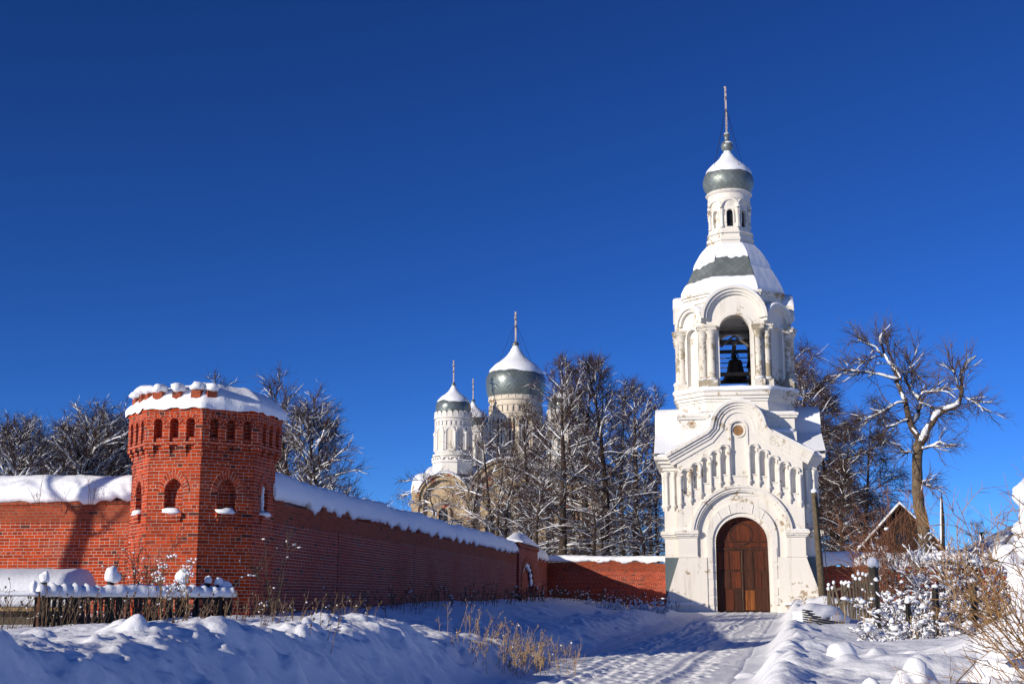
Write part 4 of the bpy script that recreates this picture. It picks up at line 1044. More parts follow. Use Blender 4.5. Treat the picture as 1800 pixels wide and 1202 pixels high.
        for k in range(n):
            mb.M = face_M(k * 2 * math.pi / n, r * math.cos(math.pi / n) + .02, C)
            mb.ring([(-w * .98, lo)] + arc(0, hi, w * .98, n=10) + [(w * .98, lo)], [(-w * .62, lo)] + arc(0, hi, w * .62, n=10) + [(w * .62, lo)], -.16, .2)
            for s in (1,): mb.lathe([(.16, lo), (.1, lo + .12), (.1, hi - .3), (.18, hi - .12), (.18, hi)], 8, c=(w, -.14))
        for k in range(int(n * 2.5)):
            mb.M = face_M(k * 2 * math.pi / int(n * 2.5), r, C); mb.box(-.1, .1, -.13, .1, z1 - dz * .24, z1 - dz * .15)
        for k in range(n * 2):                                # little kokoshniki under the dome
            mb.M = face_M(k * math.pi / n, r + .1, C); a = math.pi * r / n * .5; mb.plate([(-a, z1 - .2)] + pointed(0, z1 + a * .4, a * .95, 1.25, 5) + [(a, z1 - .2)], [], -.05, .12)
        mb.M = None
        dr = mb.build('drum', M_CATHW if white else M_DRUM, par, sharp=35)
        for k in range(n):
            if math.cos(k * 2 * math.pi / n + .15) < .1: continue
            mb = MB(face_M(k * 2 * math.pi / n, r * math.cos(math.pi / n) + .06, C)); open_ = big or k % 3 == 1
            mb.plate(opening(0, lo + .1, hi, w * .42, 8), [], -.03, .02); mb.build('window', M_GLASS if big else M_DRUM, dr)
        return dr
    k = 1.93
    sp = lambda r, z: [(r * .86, z - r * .52), (r * .95, z - r * .35), (r, z), (r * .98, z + r * .22), (r * .87, z + r * .44), (r * .66, z + r * .64), (r * .44, z + r * .79), (r * .27, z + r * .94), (r * .155, z + r * 1.10), (r * .09, z + r * 1.26), (r * .06, z + r * 1.38)]
    for i, (C, white) in enumerate((((-6.45, 4.0), True), ((6.0, 4.0), True), ((-6.45, 16.5), True), ((6.0, 16.5), True))):
        drum(C, 1.92, 11.2, 15.75, False, white, t)
        onion(t, C, sp(1.96, 16.62), 17.25, M_TILEB, .1, i * 2 + 1)
        mb = MB(); mb.lathe([(.1, 19.1), (.24, 19.2), (.26, 19.32), (.2, 19.46), (.06, 19.55)], 14, c=C); mb.build('ball', M_TILEB, t); cross(t, C, 19.5, 22.0, .06, 1.0)
    C = (-.37, 10.0); drum(C, 2.95, 11.6, 18.4, True, False, t)
    mb = MB(); mb.lathe([(3.9, 9.5), (3.9, 11.2), (3.2, 11.6)], 8, c=C, a0=math.pi / 8, s=False); mb.build('drum_base', M_CATHW, t)
    onion(t, C, sp(3.45, 20.1), 21.35, M_TILEB, .16, 21)
    mb = MB(); mb.lathe([(.15, 24.4), (.36, 24.58), (.42, 24.78), (.34, 25.0), (.08, 25.15)], 16, c=C); mb.build('ball', M_TILEB, t); cross(t, C, 25.1, 28.6, .09, 1.5)
    mb = MB()
    for a in (.6, 2.2, 3.8, 5.4): mb.tube([(C[0], C[1], 27.4), (C[0] + 2.6 * math.sin(a), C[1] - 2.6 * math.cos(a), 21.8)], .02, 4)
    mb.build('guy_wire', M_IRON, t, uv=False)
cathedral()
# ------------------------------------------------------------------ trees and shrubs
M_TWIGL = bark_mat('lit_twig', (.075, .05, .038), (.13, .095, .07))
def lerp_poly(pts, s):
    f = s * (len(pts) - 1); i = min(int(f), len(pts) - 2); return pts[i].lerp(pts[i + 1], f - i), (pts[i + 1] - pts[i]).normalized()
def twigline(r, p, d, L, n, curve, jit):
    pts = [p.copy()]; d = d.normalized()
    for k in range(n):
        d = (d + Vector((r.gauss(0, jit), r.gauss(0, jit), r.gauss(0, jit) + curve))).normalized(); pts.append(pts[-1] + d * (L / n))
    return pts
def rads(a, b, n): return [a + (b - a) * k / n for k in range(n + 1)]
def snow_on(mb, pts, rr, r, k, add, n=5, keep=.8, smax=.88):
    run = []; rad = []
    def flush():
        if len(run) > 1: rad[0] *= .5; rad[-1] *= .5; mb.tube(run, rad[:], n, cap=False)
        run.clear(); rad.clear()
    for a, b, q in zip(pts, pts[1:], rr):
        d = b - a
        if abs(d.z) / max(d.length, 1e-6) < smax and r.random() < keep:
            if not run: run.append(a + Vector((0, 0, q * .6 + add * .5))); rad.append(q * k + add * r.uniform(.7, 1.15))
            run.append(b + Vector((0, 0, q * .6 + add * .5))); rad.append(q * k + add * r.uniform(.4, 1.25))
        else: flush()
    flush()
def rotdir(r, d, ang):
    ax = d.orthogonal().normalized(); ax.rotate(Matrix.Rotation(r.random() * 6.283, 3, d)); v = d.copy(); v.rotate(Matrix.Rotation(ang, 3, ax)); return v
def tree(name, label, seed, H, W, r0, t0=.2, limbs=34, shape=lambda t: 1, elev=lambda t: .5, curve=lambda t: .0, sub=3.2, tw=7, snow=1.0, twl=.75, lean=(0, 0), trunkmat=None, forks=1, droop=0.0, loc=(0, 0, 0), rz=0.0, group=None, subd=0.0, twr=.011):
    r = rnd(seed); t = thing(name, label, 'tree', loc, rz, group)
    tb, cb, sb = MB(), MB(), MB(); stems = []
    for f in range(forks):
        p = Vector((0, 0, 0)); pts = [p.copy()]; n = 16; d = Vector((lean[0] + (f - (forks - 1) / 2) * .12, lean[1] + r.gauss(0, .03) * (forks > 1), 1)).normalized(); hh = H * (1 - .12 * f)
        for k in range(n):
            d = (d + Vector((r.gauss(0, .035), r.gauss(0, .035), .03))).normalized(); p = p + d * (hh / n); pts.append(p.copy())
        rr = [max(.02, r0 * (1 - .12 * f) * (1 - k / n) ** .85) for k in range(n + 1)]; rr[0] *= 1.35
        tb.tube(pts, rr, 9); stems.append((pts, rr)); snow_on(sb, [q + Vector((-.01, 0, 0)) for q in pts], rr, r, .5, .0, keep=.0)
    def add_twigs(pts, m, s0, L, dro):
        for _ in range(m):
            q, d = lerp_poly(pts, s0 + (1 - s0) * r.random()); v = rotdir(r, d, r.uniform(.35, 1.0)); v.z += .12
            tp = twigline(r, q, v, L * r.uniform(.5, 1.25), 3, dro, .16); cb.tube(tp, rads(twr * 1.15, twr * .5, 3), 3, cap=False, s=False)
            if r.random() < (.10 if twr > .008 else .30) * snow: snow_on(sb, tp, rads(twr, twr * .6, 3), r, .8, .007 if twr > .008 else .005, 3, .75)
    for i in range(limbs):
        pts, rr = stems[i % forks]; u = (i + .5 * r.random()) / limbs; tt = t0 + (1 - t0) * u ** .95; base, _ = lerp_poly(pts, min(tt, .985))
        az = i * 2.39996 + r.uniform(-.5, .5); e = elev(u) + r.gauss(0, .12); L = max(.7, W * shape(u) * r.uniform(.72, 1.18))
        v = Vector((math.cos(az) * math.cos(e), math.sin(az) * math.cos(e), math.sin(e)))
        lr = min(.5 * rr[min(16, int(tt * 16))] + .006, .009 * L + .012)
        lp = twigline(r, base, v, L, 8, curve(u) + r.gauss(0, .02), .11); ra = rads(lr, twr * 1.1, 8); cb.tube(lp, ra, 5, cap=False)
        if snow: snow_on(sb, lp, ra, r, .8, .022 * snow + .008, 5, .88)
        for j in range(int(L * sub) + 2):
            s = .14 + .86 * r.random() ** .8; q, d = lerp_poly(lp, s); v2 = rotdir(r, d, r.uniform(.45, .95)); v2.z += .1 + .25 * u + subd
            L2 = (L * .42 * (1.1 - s) + .45) * r.uniform(.6, 1.2); sp = twigline(r, q, v2, L2, 5, droop, .13); ra2 = rads(min(lr * .5, .022), twr * .9, 5); cb.tube(sp, ra2, 4, cap=False, s=False)
            if r.random() < .55 * snow: snow_on(sb, sp, ra2, r, .8, .011 * snow + .005, 4, .8)
            add_twigs(sp, tw, .15, twl, droop)
        add_twigs(lp, 5, .6, twl, droop)
    for pts, rr in stems: add_twigs(pts, 14, .88, twl * 1.2, .1)
    zm = H / max(p.z for p in cb.v)
    for b_ in (tb, cb, sb):
        for p in b_.v: p.z *= zm
    tb.build('trunk', trunkmat or M_BARK, t, uv=False); cb.build('crown', M_TWIG, t, uv=False)
    if snow: sb.build('snow_cover', M_SNOW, t, uv=False)
    return t
def put(px, Y, dz=-.1): p = P(px, 1055, Y); return Vector((p.x, Y, gz(p.x, Y) + dz))
def height(py, Y, base): return (P(900, py, Y).z - base) * 1.0

linden = dict(t0=.12, limbs=50, twl=.8, twr=.0105, shape=lambda t: .55 + .75 * math.sin(min(1, t * 1.25 + .12) * math.pi) if t < .62 else max(.18, 1.05 * (1.12 - t) * 1.9), elev=lambda t: .12 + 1.0 * t, curve=lambda t: -.06 + .13 * t)
SPOT = [   # kind, px of the trunk, py of the top, Y, label
    ('L1', 990, 606, 96, 'tall dark trunked linden with snowy boughs right in front of the big grey dome'),
    ('L2', 1066, 604, 97, 'tall straight linden midway between the big dome and the bell tower, topmost of the grove'),
    ('L2', 1032, 614, 113, 'linden leaning behind the two tall lindens beside the cathedral'),
    ('L1', 1119, 650, 108, 'dense linden with a dark brown trunk at the right edge of the linden grove'),
    ('L3', 1146, 668, 120, 'thin linden just left of the bell tower roof'),
    ('L3', 1160, 735, 112, 'slim low linden touching the left flank of the bell tower'),
    ('L3', 1092, 655, 125, 'faint linden filling the back of the grove left of the bell tower'),
    ('L3', 915, 770, 99, 'small slender linden under the big grey dome of the cathedral'),
    ('L3', 1100, 745, 100, 'low linden at the front right of the grove beside the wall'),
    ('L3', 945, 790, 92, 'low snowy linden in front of the cathedral porch'),
    ('L1', 930, 690, 104, 'medium linden between the big dome drum and the tallest lindens'),
    ('L3', 1010, 650, 122, 'slender linden behind the two tallest lindens, close to the small right dome'),
    ('L3', 893, 775, 97, 'low linden right of the crooked twin stemmed tree'),
    ('L3', 1042, 840, 90, 'young snowy linden low behind the inner wall, below the two tallest lindens'),
    ('L3', 1132, 845, 91, 'young snowy linden low behind the wall next to the bell tower'),
    ('L3', 835, 800, 106, 'smallest linden near the left cathedral tower'),
    ('L3', 962, 700, 118, 'linden standing close to the cathedral wall behind the snowy boughs'),
]
def grove():
    H = {}; protos = {}
    specs = dict(L1=dict(linden, seed=11, H=19, W=4.0, r0=.36, sub=3.0, tw=7), L2=dict(linden, seed=12, H=19, W=4.0, r0=.36, sub=3.0, tw=7),
                 L3=dict(linden, seed=13, H=17, W=3.2, r0=.24, limbs=42, tw=6))
    for i, (k, px, py, Y, lab) in enumerate(SPOT):
        loc = put(px, Y); h = height(py, Y, loc.z)
        if k not in protos:
            sp = dict(specs[k]); sp['snow'] = .95; sp['H'] = h; protos[k] = (tree('linden_tree', lab, loc=loc, rz=i * 1.3, group='lindens in front of the cathedral', **sp), h)
        else:
            s = h / protos[k][1]; dup(protos[k][0], loc, i * 1.9 + .4, lab, (max(s, .8), max(s, .8), s))
    # leaning two-stemmed young tree and the drooping one by the left bay
    loc = put(872, 100); tree('twin_stem_tree', 'bare tree with two crooked leaning stems in front of the cathedral middle', 21, height(705, 100, loc.z), 3.3, .2, .18, 34, linden['shape'], lambda t: .3 + .7 * t, lambda t: .0, 2.6, 6, 1.0, forks=2, lean=(-.06, 0), loc=loc)
    loc = put(792, 92); tree('drooping_tree', 'small bent tree with snowy drooping branches before the left bay of the cathedral', 22, height(812, 92, loc.z), 2.6, .14, .3, 22, lambda t: 1.1 - .4 * t, lambda t: .55, lambda t: -.10, 2.6, 5, 1.25, lean=(-.16, 0), loc=loc, droop=-.08)
    # lindens and bushes behind the left walls
    wide = dict(t0=.1, limbs=64, twr=.0065, twl=.5, shape=lambda t: 1.35 - .75 * t, elev=lambda t: .1 + 1.0 * t, curve=lambda t: .0 + .02 * t, sub=4.5, tw=9, snow=1.05)
    loc = put(106, 50); A = tree('broad_tree', 'broad snowy tree behind the left wall, widest of those left of the brick tower', 31, height(688, 50, loc.z), 2.7, .2, loc=loc, **wide); hA = height(688, 50, loc.z)
    for px, py, Y, rz, lab in ((42, 708, 47, 3.1, 'snowy tree second from the left edge behind the left wall'), (150, 705, 58, 1.1, 'snowy tree just right of the broadest tree behind the left wall'), (12, 706, 53, 2.0, 'snowy tree behind the left wall at the far left edge of the view'), (172, 722, 56, 4.1, 'snowy tree just left of the brick tower with a low rounded crown'), (212, 765, 52, 5.0, 'lowest snowy tree tucked against the left side of the brick tower'), (60, 730, 60, .8, 'snowy tree filling the gap between the two big trees behind the left wall')):
        loc = put(px, Y); s = height(py, Y, loc.z) / hA; dup(A, loc, rz, lab, (s, s, s))
    loc = put(582, 50); B = tree('spreading_tree', 'low spreading snowy tree right of the brick tower with thick white boughs over the wall', 33, height(690, 50, loc.z), 2.5, .16, loc=loc, t0=.08, limbs=56, twr=.0065, twl=.5, shape=lambda t: 1.25 - .85 * t, elev=lambda t: .1 + .95 * t, curve=lambda t: .02 - .06 * (1 - t), sub=4.5, tw=8, snow=1.0)
    loc = put(540, 50); Tt = tree('upright_tree', 'tallest bare tree behind the long wall with thin upright reddish tops', 34, height(632, 50, loc.z), 2.3, .17, loc=loc, t0=.1, limbs=60, twr=.0065, twl=.5, shape=lambda t: 1.1 - .55 * t, elev=lambda t: .25 + .95 * t, curve=lambda t: .05, sub=4.2, tw=8, snow=.7, forks=3); hT = height(632, 50, loc.z)
    for px, py, Y, rz, lab in ((470, 668, 53, 2.2, 'bare tree rising directly behind the right edge of the brick tower'), (300, 640, 75, 3.3, 'thin bare treetops peeping above the snowy battlements of the brick tower')):
        loc = put(px, Y); s = height(py, Y, loc.z) / hT; dup(Tt, loc, rz, lab, (s, s, s))
    # dark weeping birches right of the bell tower
    birch = dict(t0=.18, limbs=44, shape=lambda t: 1.15 - .7 * t, elev=lambda t: .5 + .5 * t, curve=lambda t: -.075, sub=3.2, tw=8, snow=.55, droop=-.12, twl=1.3, twr=.014)
    loc = put(1463, 108); hB = height(618, 108, loc.z); Bi = tree('weeping_birch', 'dark weeping birch right of the bell tower, tall with hanging twigs', 41, hB, 5.0, .3, loc=loc, **birch)
    for px, py, Y, rz, lab in ((1418, 600, 112, 4.4, 'tall dark birch close behind the belfry, left of the tallest weeping birch'), (1404, 580, 124, 1.6, 'tall bare birch rising right behind the belfry of the bell tower'), (1488, 720, 104, 3.5, 'lower dark birch between the bell tower and the big leaning tree'), (1432, 700, 116, 5.1, 'dark birch half hidden behind the right flank of the bell tower'), (1530, 690, 128, 2.7, 'faint birch behind the left boughs of the big leaning tree')):
        loc = put(px, Y); s = height(py, Y, loc.z) / hB; dup(Bi, loc, rz, lab, (s, s, s))
    # far small bushes on the horizon at the right
    loc = put(1722, 150); tree('distant_tree', 'tiny pale tree on the horizon left of the smoking chimney', 43, height(912, 150, loc.z), 3, .15, .15, 26, lambda t: 1.1 - .5 * t, lambda t: .3 + .7 * t, lambda t: .0, 2, 5, 1.0, loc=loc)
    # the tree outside the view at the left, whose trunk shadow lies on the left wall
    loc = Vector((-21.0, 23.6, gz(-21.0, 23.6) - .1)); tree('shade_tree', 'tall bare tree beyond the left edge casting its trunk shadow on the left wall', 39, 17, 3.2, .26, .36, 18, lambda t: 1, lambda t: .5 + .6 * t, lambda t: .0, 2, 4, .6, loc=loc, lean=(.05, 0))
grove()

def big_tree():
    Y = 78.5; base = put(1626, Y, -.2); t = thing('leaning_tree', 'big old tree with thick bare trunk and broken snowy limbs before the brown house', 'tree', base)
    r = rnd(77); tb, cb, sb = MB(), MB(), MB(); p = lambda x, y, dy=0: P(x, y, Y) - base + Vector((0, dy, 0))
    def limb(pts, a, b, n=7, sn=.05, keep=.85, trunk=False):
        fine = []
        for u, v in zip(pts, pts[1:]): fine += [u.lerp(v, k / 3) + Vector((r.gauss(0, .03), r.gauss(0, .05), r.gauss(0, .03))) for k in range(3)]
        fine.append(pts[-1]); ra = rads(a, b, len(fine) - 1); (tb if trunk else cb).tube(fine, ra, n)
        if sn: snow_on(sb, [q + Vector((-q2 * .35, -q2 * .35, 0)) for q, q2 in zip(fine, ra)], ra, r, .78, sn, 6, keep, .93)
        return fine
    trunk = [Vector((0, 0, -.3)), p(1623, 940), p(1615, 890), p(1611, 850), p(1612, 800), p(1616, 775)]; limb(trunk, .38, .27, 10, 0, trunk=True)
    A_ = limb([p(1616, 778), p(1604, 745, .2), p(1594, 710, .3), p(1586, 680, .5), p(1578, 650, .5), p(1560, 620, .7), p(1552, 595, .8), p(1560, 575, .8)],   .21, .03, 8, .035)
    B_ = limb([p(1616, 780), p(1626, 760, -.3), p(1640, 735, -.6), p(1652, 725, -.7), p(1676, 716, -.9), p(1681, 690, -1), p(1679, 665, -1), p(1690, 645, -1), p(1705, 632, -1)], .21, .03, 8, .055)
    C_ = limb([p(1605, 745, .2), p(1622, 725, .8), p(1628, 700, 1), p(1612, 680, 1.2), p(1600, 660, 1.2)], .14, .08, 7, .04)
    lims = [A_, B_, C_]
    for pts, a in (([p(1582, 668), p(1560, 662), p(1530, 655), p(1505, 652), p(1478, 650)], .09), ([p(1552, 625), p(1540, 612), p(1520, 602), p(1508, 598)], .06), ([p(1570, 640), p(1590, 652, .6), p(1615, 650, 1), p(1640, 674, 1)], .07),
                   ([p(1612, 705), p(1622, 690), p(1645, 688), p(1668, 680)], .09), ([p(1592, 705), p(1570, 712), p(1545, 728), p(1525, 735)], .07), ([p(1596, 738), p(1575, 745), p(1552, 752)], .06),
                   ([p(1616, 790), p(1630, 786, -.5), p(1645, 780, -.8), p(1658, 788, -1)], .09), ([p(1614, 795), p(1600, 798, -.4), p(1580, 796, -.6)], .06), ([p(1622, 705, .8), p(1645, 712, .8), p(1655, 730, .6)], .05),
                   ([p(1612, 845), p(1622, 850, -.3), p(1630, 856, -.4)], .10), ([p(1584, 665), p(1578, 620, 1.5), p(1572, 585, 2)], .08), ([p(1600, 660, 1.2), p(1610, 640, 1.2), p(1622, 610, 1.2)], .06), ([p(1562, 620, .7), p(1540, 625, .2), p(1515, 640, 0)], .05),
                   ([p(1680, 690, -1), p(1665, 670, -1.4), p(1660, 650, -1.5)], .06), ([p(1681, 700, -1), p(1700, 712, -1.4), p(1712, 730, -1.6)], .05)):
        lims.append(limb(pts, a * .85, .02, 6, .032))
    for L in lims:
        for j in range(20 if len(L) > 10 else 14):
            s = .22 + .78 * r.random(); q, d = lerp_poly(L, s); v = rotdir(r, d, r.uniform(.4, 1.0)); v.z += .22
            Ls = r.uniform(.7, 1.8); sp = twigline(r, q, v, Ls, 6, -.03 if r.random() < .5 else .06, .14); cb.tube(sp, rads(.03, .012, 6), 4, cap=False, s=False)
            if r.random() < .4: snow_on(sb, sp, rads(.03, .012, 6), r, .8, .016, 4, .8)
            for _ in range(9):
                q2, d2 = lerp_poly(sp, .15 + .85 * r.random()); v2 = rotdir(r, d2, r.uniform(.35, .9)); v2.z += .08
                tp = twigline(r, q2, v2, r.uniform(.4, 1.1), 3, -.02, .15); cb.tube(tp, rads(.013, .006, 3), 3, cap=False, s=False)
    for _ in range(46):                                       # fine hanging shoots round the fork
        q, d = lerp_poly(lims[r.choice((1, 2, 0, 8))], r.random() * .5); v = Vector((r.uniform(-.8, 1), r.uniform(-.8, .8), .5)); tp = twigline(r, q, v, r.uniform(2.2, 4.2), 8, -.16, .07); cb.tube(tp, rads(.02, .007, 8), 3, cap=False, s=False)
        for _ in range(6):
            q2, d2 = lerp_poly(tp, .3 + .7 * r.random()); cb.tube(twigline(r, q2, rotdir(r, d2, .5), .6, 2, -.12, .1), rads(.01, .006, 2), 3, cap=False, s=False)
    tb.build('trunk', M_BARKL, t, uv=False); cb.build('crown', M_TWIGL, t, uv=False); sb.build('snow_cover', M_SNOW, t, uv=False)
big_tree()

def shrub(name, label, seed, H, W, stems, mat_, r0=.02, snow=1.0, blobs=60, loc=(0, 0, 0), up=.8, tw=5, bl=.11, sub=7, lean=(0, 0), cat='shrub', group=None, curve=-.02, rz=0.0, sadd=.024):
    r = rnd(seed); t = thing(name, label, cat, loc, rz, group); cb, sb = MB(), MB(); tips = []
    for i in range(stems):
        a = r.random() * 6.283; rr_ = r.random() ** .6; p = Vector((math.cos(a) * W * .25 * rr_, math.sin(a) * W * .25 * rr_, -.15))
        v = Vector((math.cos(a) * (1 - up) + lean[0] + r.gauss(0, .12), math.sin(a) * (1 - up) + lean[1] + r.gauss(0, .12), up)); L = H * r.uniform(.55, 1.08)
        sp = twigline(r, p, v, L, 7, curve, .07); ra = rads(r0, r0 * .3, 7); cb.tube(sp, ra, 4, cap=False, s=False); tips.append(sp[-1])
        for j in range(sub):
            q, d = lerp_poly(sp, .2 + .8 * r.random()); v2 = rotdir(r, d, r.uniform(.3, .9)); v2.z += .15; bp = twigline(r, q, v2, L * r.uniform(.15, .4), 6, curve * .5, .20)
            cb.tube(bp, rads(r0 * .5, r0 * .25, 6), 3, cap=False, s=False); tips.append(bp[-1]); tips.append(bp[2])
            if snow and r.random() < .8: snow_on(sb, bp, rads(r0 * .5, r0 * .3, 6), r, .8, sadd * snow, 5, .62, .95)
            for _ in range(tw):
                q3, d3 = lerp_poly(bp, .2 + .8 * r.random()); cb.tube(twigline(r, q3, rotdir(r, d3, r.uniform(.3, .8)), L * r.uniform(.05, .14), 2, 0, .12), rads(r0 * .3, r0 * .18, 2), 3, cap=False, s=False)
    for k in range(int(blobs * (.75 if snow > 1 else 1))):
        q = r.choice(tips); s = bl * r.uniform(.3, 1.0) ** 1.6; a = r.uniform(.8, 1.7); blob(sb, q + Vector((r.gauss(0, .05), r.gauss(0, .05), s * .1)), s * a, s * r.uniform(.8, 1.3), s * r.uniform(.5, .85), seed + k, 8, 5, .36)
    cb.build('branches', mat_, t, uv=False)
    if sb.f: sb.build('snow_cover', M_SNOW, t, uv=False)
    return t
# ---- shrubs on the right
shrub('red_stem_shrub', 'tall shrub of bare reddish brown stems in front of the right brick wall', 51, 4.4, 3.0, 42, M_REDTWIG, .019, .0, 10, put(1560, 49), .93, 4, .08, 7, (-.03, 0), curve=.0)
shrub('snowy_shrub', 'large snow laden shrub below the old leaning tree, tallest of the snowy shrubs', 52, 3.3, 3.4, 40, M_TWIG, .022, 1.2, 260, put(1640, 50), .62, 4, .11, 10, group='snow laden shrubs on the right')
shrub('snowy_shrub', 'snow laden shrub right of the tallest one, before the low brick wall', 53, 2.9, 3.0, 36, M_TWIG, .022, 1.2, 200, put(1700, 46), .6, 4, .11, 10, group='snow laden shrubs on the right')
shrub('snowy_shrub', 'snow laden shrub grown through the leaning grey fence', 54, 1.7, 2.0, 22, M_TWIG, .02, 1.1, 130, put(1585, 42), .6, 4, .10, 9, group='snow laden shrubs on the right')
shrub('snowy_shrub', 'low snow laden shrub round the row of black posts', 55, 1.5, 2.8, 26, M_TWIG, .018, 1.1, 200, put(1610, 38), .5, 4, .10, 9, group='snow laden shrubs on the right')
shrub('snowy_shrub', 'small snow laden shrub at the feet of the two left black posts', 59, 1.0, 2.2, 22, M_TWIG, .015, 1.1, 160, put(1570, 33), .45, 4, .09, 9, group='snow laden shrubs on the right')
shrub('snowy_shrub', 'lowest snow laden shrub spreading behind the snow heaps', 56, 1.1, 2.4, 22, M_TWIG, .016, 1.1, 170, put(1680, 33), .45, 4, .09, 9, group='snow laden shrubs on the right')
# ---- the near bush at the right edge
shrub('golden_twig_bush', 'bare bush with golden brown twigs reaching in at the right edge, nearest of all plants', 57, 2.7, 1.2, 30, M_GOLDTWIG, .012, .0, 16, put(1905, 15), .72, 5, .05, 8, (-.16, -.05), curve=-.03)
shrub('golden_twig_bush', 'low tangle of thin golden twigs spreading over the snow at the lower right', 58, 1.25, 1.0, 22, M_GOLDTWIG, .008, .0, 8, put(1815, 14), .4, 4, .04, 8, (-.22, 0), curve=-.02)
def laden(name, label, loc, spec, seed, mat_=M_GOLDTWIG):
    t = thing(name, label, 'bush', loc); sb = MB(); cb = MB(); r = rnd(seed)
    for k, (x, y, z, rx, rz_) in enumerate(spec): blob(sb, (x, y, z), rx, rx * .9, rz_, seed + k, 22, 14, .26)
    for k in range(60):
        x, y, z, rx, rz_ = r.choice(spec); a = r.random() * 6.28; q = Vector((x + math.cos(a) * rx * .7, y + math.sin(a) * rx * .7, z - rz_ * .3)); cb.tube(twigline(r, q, Vector((math.cos(a), math.sin(a), r.uniform(-.2, .8))), r.uniform(.3, .8), 4, 0, .12), rads(.012, .004, 4), 3, cap=False)
    cb.build('branches', mat_, t, uv=False); fuse(sb.build('snow_cover', M_SNOW, t, uv=False), .05, 6)
def clumps(seed, n, cx, cz0, cz1, w, r0, r1):
    r = rnd(seed); return [(cx + r.gauss(0, w * (1.15 - (k / n) * .6)), r.gauss(0, w * .6), cz0 + (cz1 - cz0) * k / n, r.uniform(r0, r1), r.uniform(r0, r1) * .75) for k in range(n)]
b = put(1812, 24); laden('snow_loaded_bush', 'bush bowed under big rounded masses of snow at the right edge', b, clumps(4, 46, .15, .2, 2.6, .27, .14, .30), 61)
b = put(1775, 19.5); laden('snow_buried_bush', 'bush almost buried under a sloping drift of snow at the lower right', b,
    [(1.0, .1, .6, .9, .55), (.5, 0, .3, .9, .42), (.05, -.1, .08, .9, .28), (-.5, -.1, -.06, .8, .18), (.5, .6, .6, .8, .5), (.3, -.5, .0, .9, .22)] + clumps(7, 26, .2, .1, .8, .4, .08, .2), 62)

# ---- weeds: masses nobody could count
def weeds(name, label, seed, n, region, hmin, hmax, mat_, snowp=.3, heads=.5, lean=(0, 0), thick=.006):
    r = rnd(seed); cb, sb = MB(), MB()
    for i in range(n):
        x, y = region(r); z = gz(x, y); h = r.uniform(hmin, hmax); d = Vector((r.gauss(lean[0], .22), r.gauss(lean[1], .22), 1))
        sp = twigline(r, Vector((x, y, z - .05)), d, h, 4, -.04, .07); tk = thick * (.6 + y / 40); cb.tube(sp, rads(tk, tk * .5, 4), 3, cap=False, s=False)
        for _ in range(r.randint(2, 5)):
            q, dd = lerp_poly(sp, .35 + .65 * r.random()); tp = twigline(r, q, rotdir(r, dd, r.uniform(.3, .8)), h * r.uniform(.12, .3), 2, .03, .1); cb.tube(tp, rads(tk * .7, tk * .4, 2), 3, cap=False, s=False)
            if r.random() < heads: blob(cb, tp[-1], tk * 2.6, tk * 2.6, tk * 3.4, i, 5, 3, .2)
            if r.random() < snowp * .35: s = r.uniform(.007, .022) * (.4 + y / 40); blob(sb, tp[-1], s, s, s * .8, i, 6, 4, .2)
    o = cb.build(name, mat_, None, uv=False); o['kind'] = 'stuff'; o['label'] = label; o['category'] = 'weeds'
    if sb.f: sb.build('snow_cover', M_SNOW, o, uv=False)
def along(y0, y1, d0, d1):
    def f(r): y = r.uniform(y0, y1); return .1459 * y - 9.43 + r.uniform(d0, d1), y
    return f
weeds('dry_weeds', 'brown dry weeds along the foot of the long brick wall', 71, 210, along(29.5, 74, .1, 1.6), .3, .75, M_STALK, .5, .3)
weeds('dry_weeds', 'tangle of brown weeds on the snow between the brick tower and the road', 72, 90, lambda r: (r.uniform(-5.4, -2.6), r.uniform(20.5, 29)), .2, .6, M_STALK, .3, .3, (.25, 0))
weeds('straw_grass', 'pale straw coloured dry grass standing on the snow bank in the middle', 73, 170, lambda r: (lambda y: ((y - 30) * .04 + r.triangular(-1.6, 1.5, .4), y))(r.uniform(27.5, 33)), .25, .85, M_STRAW, .12, .5, (.05, 0), .0045)
weeds('dry_weeds', 'weeds and dry stems round the black wooden fence', 74, 130, lambda r: (r.uniform(-9.8, -5.0), r.uniform(22, 24.2)), .25, .8, M_STALK, .45, .5, (.15, 0))
weeds('dry_weeds', 'frosty weeds along the foot of the wall by the bell tower', 75, 150, lambda r: (lambda q: ((CO + rv * q).x + r.uniform(-1, 1), (CO + rv * q).y - r.uniform(.6, 5)))(r.uniform(.5, 7)), .3, .8, M_STALK, .8, .2)
weeds('dry_weeds', 'pale stalks sticking out of the snow among the black posts', 76, 110, lambda r: (r.uniform(9.2, 14), r.uniform(30, 46)), .3, .9, M_STRAW, .5, .4)
for k, (px, Y, s, lab) in enumerate(((1055, 70, .8, 'snowy bush at the foot of the inner wall corner, leftmost of three'), (1100, 68, .9, 'snowy bush in the middle of the wall left of the bell tower'), (1145, 66, .75, 'snowy bush nearest the bell tower on its left side'))):
    shrub('snowy_bush', lab, 80 + k, 1.0 * s, 2.2, 34, M_TWIG, .012, 1.2, 70, put(px, Y), .5, 3, .1, 6, group='snowy bushes along the back wall')
shrub('tower_foot_shrub', 'thin dark shrub dotted with snow in front of the lit side of the brick tower', 84, 1.65, 1.0, 17, M_BARK, .011, 0, 90, put(255, 26.6), .82, 4, .028, 8)
shrub('wall_sapling', 'thin snowy sapling climbing up the corner between brick tower and long wall', 85, 2.9, .3, 4, M_BARK, .019, 0, 18, put(479, 28.4), .97, 2, .038, 6, (.02, 0), curve=.0, cat='sapling')
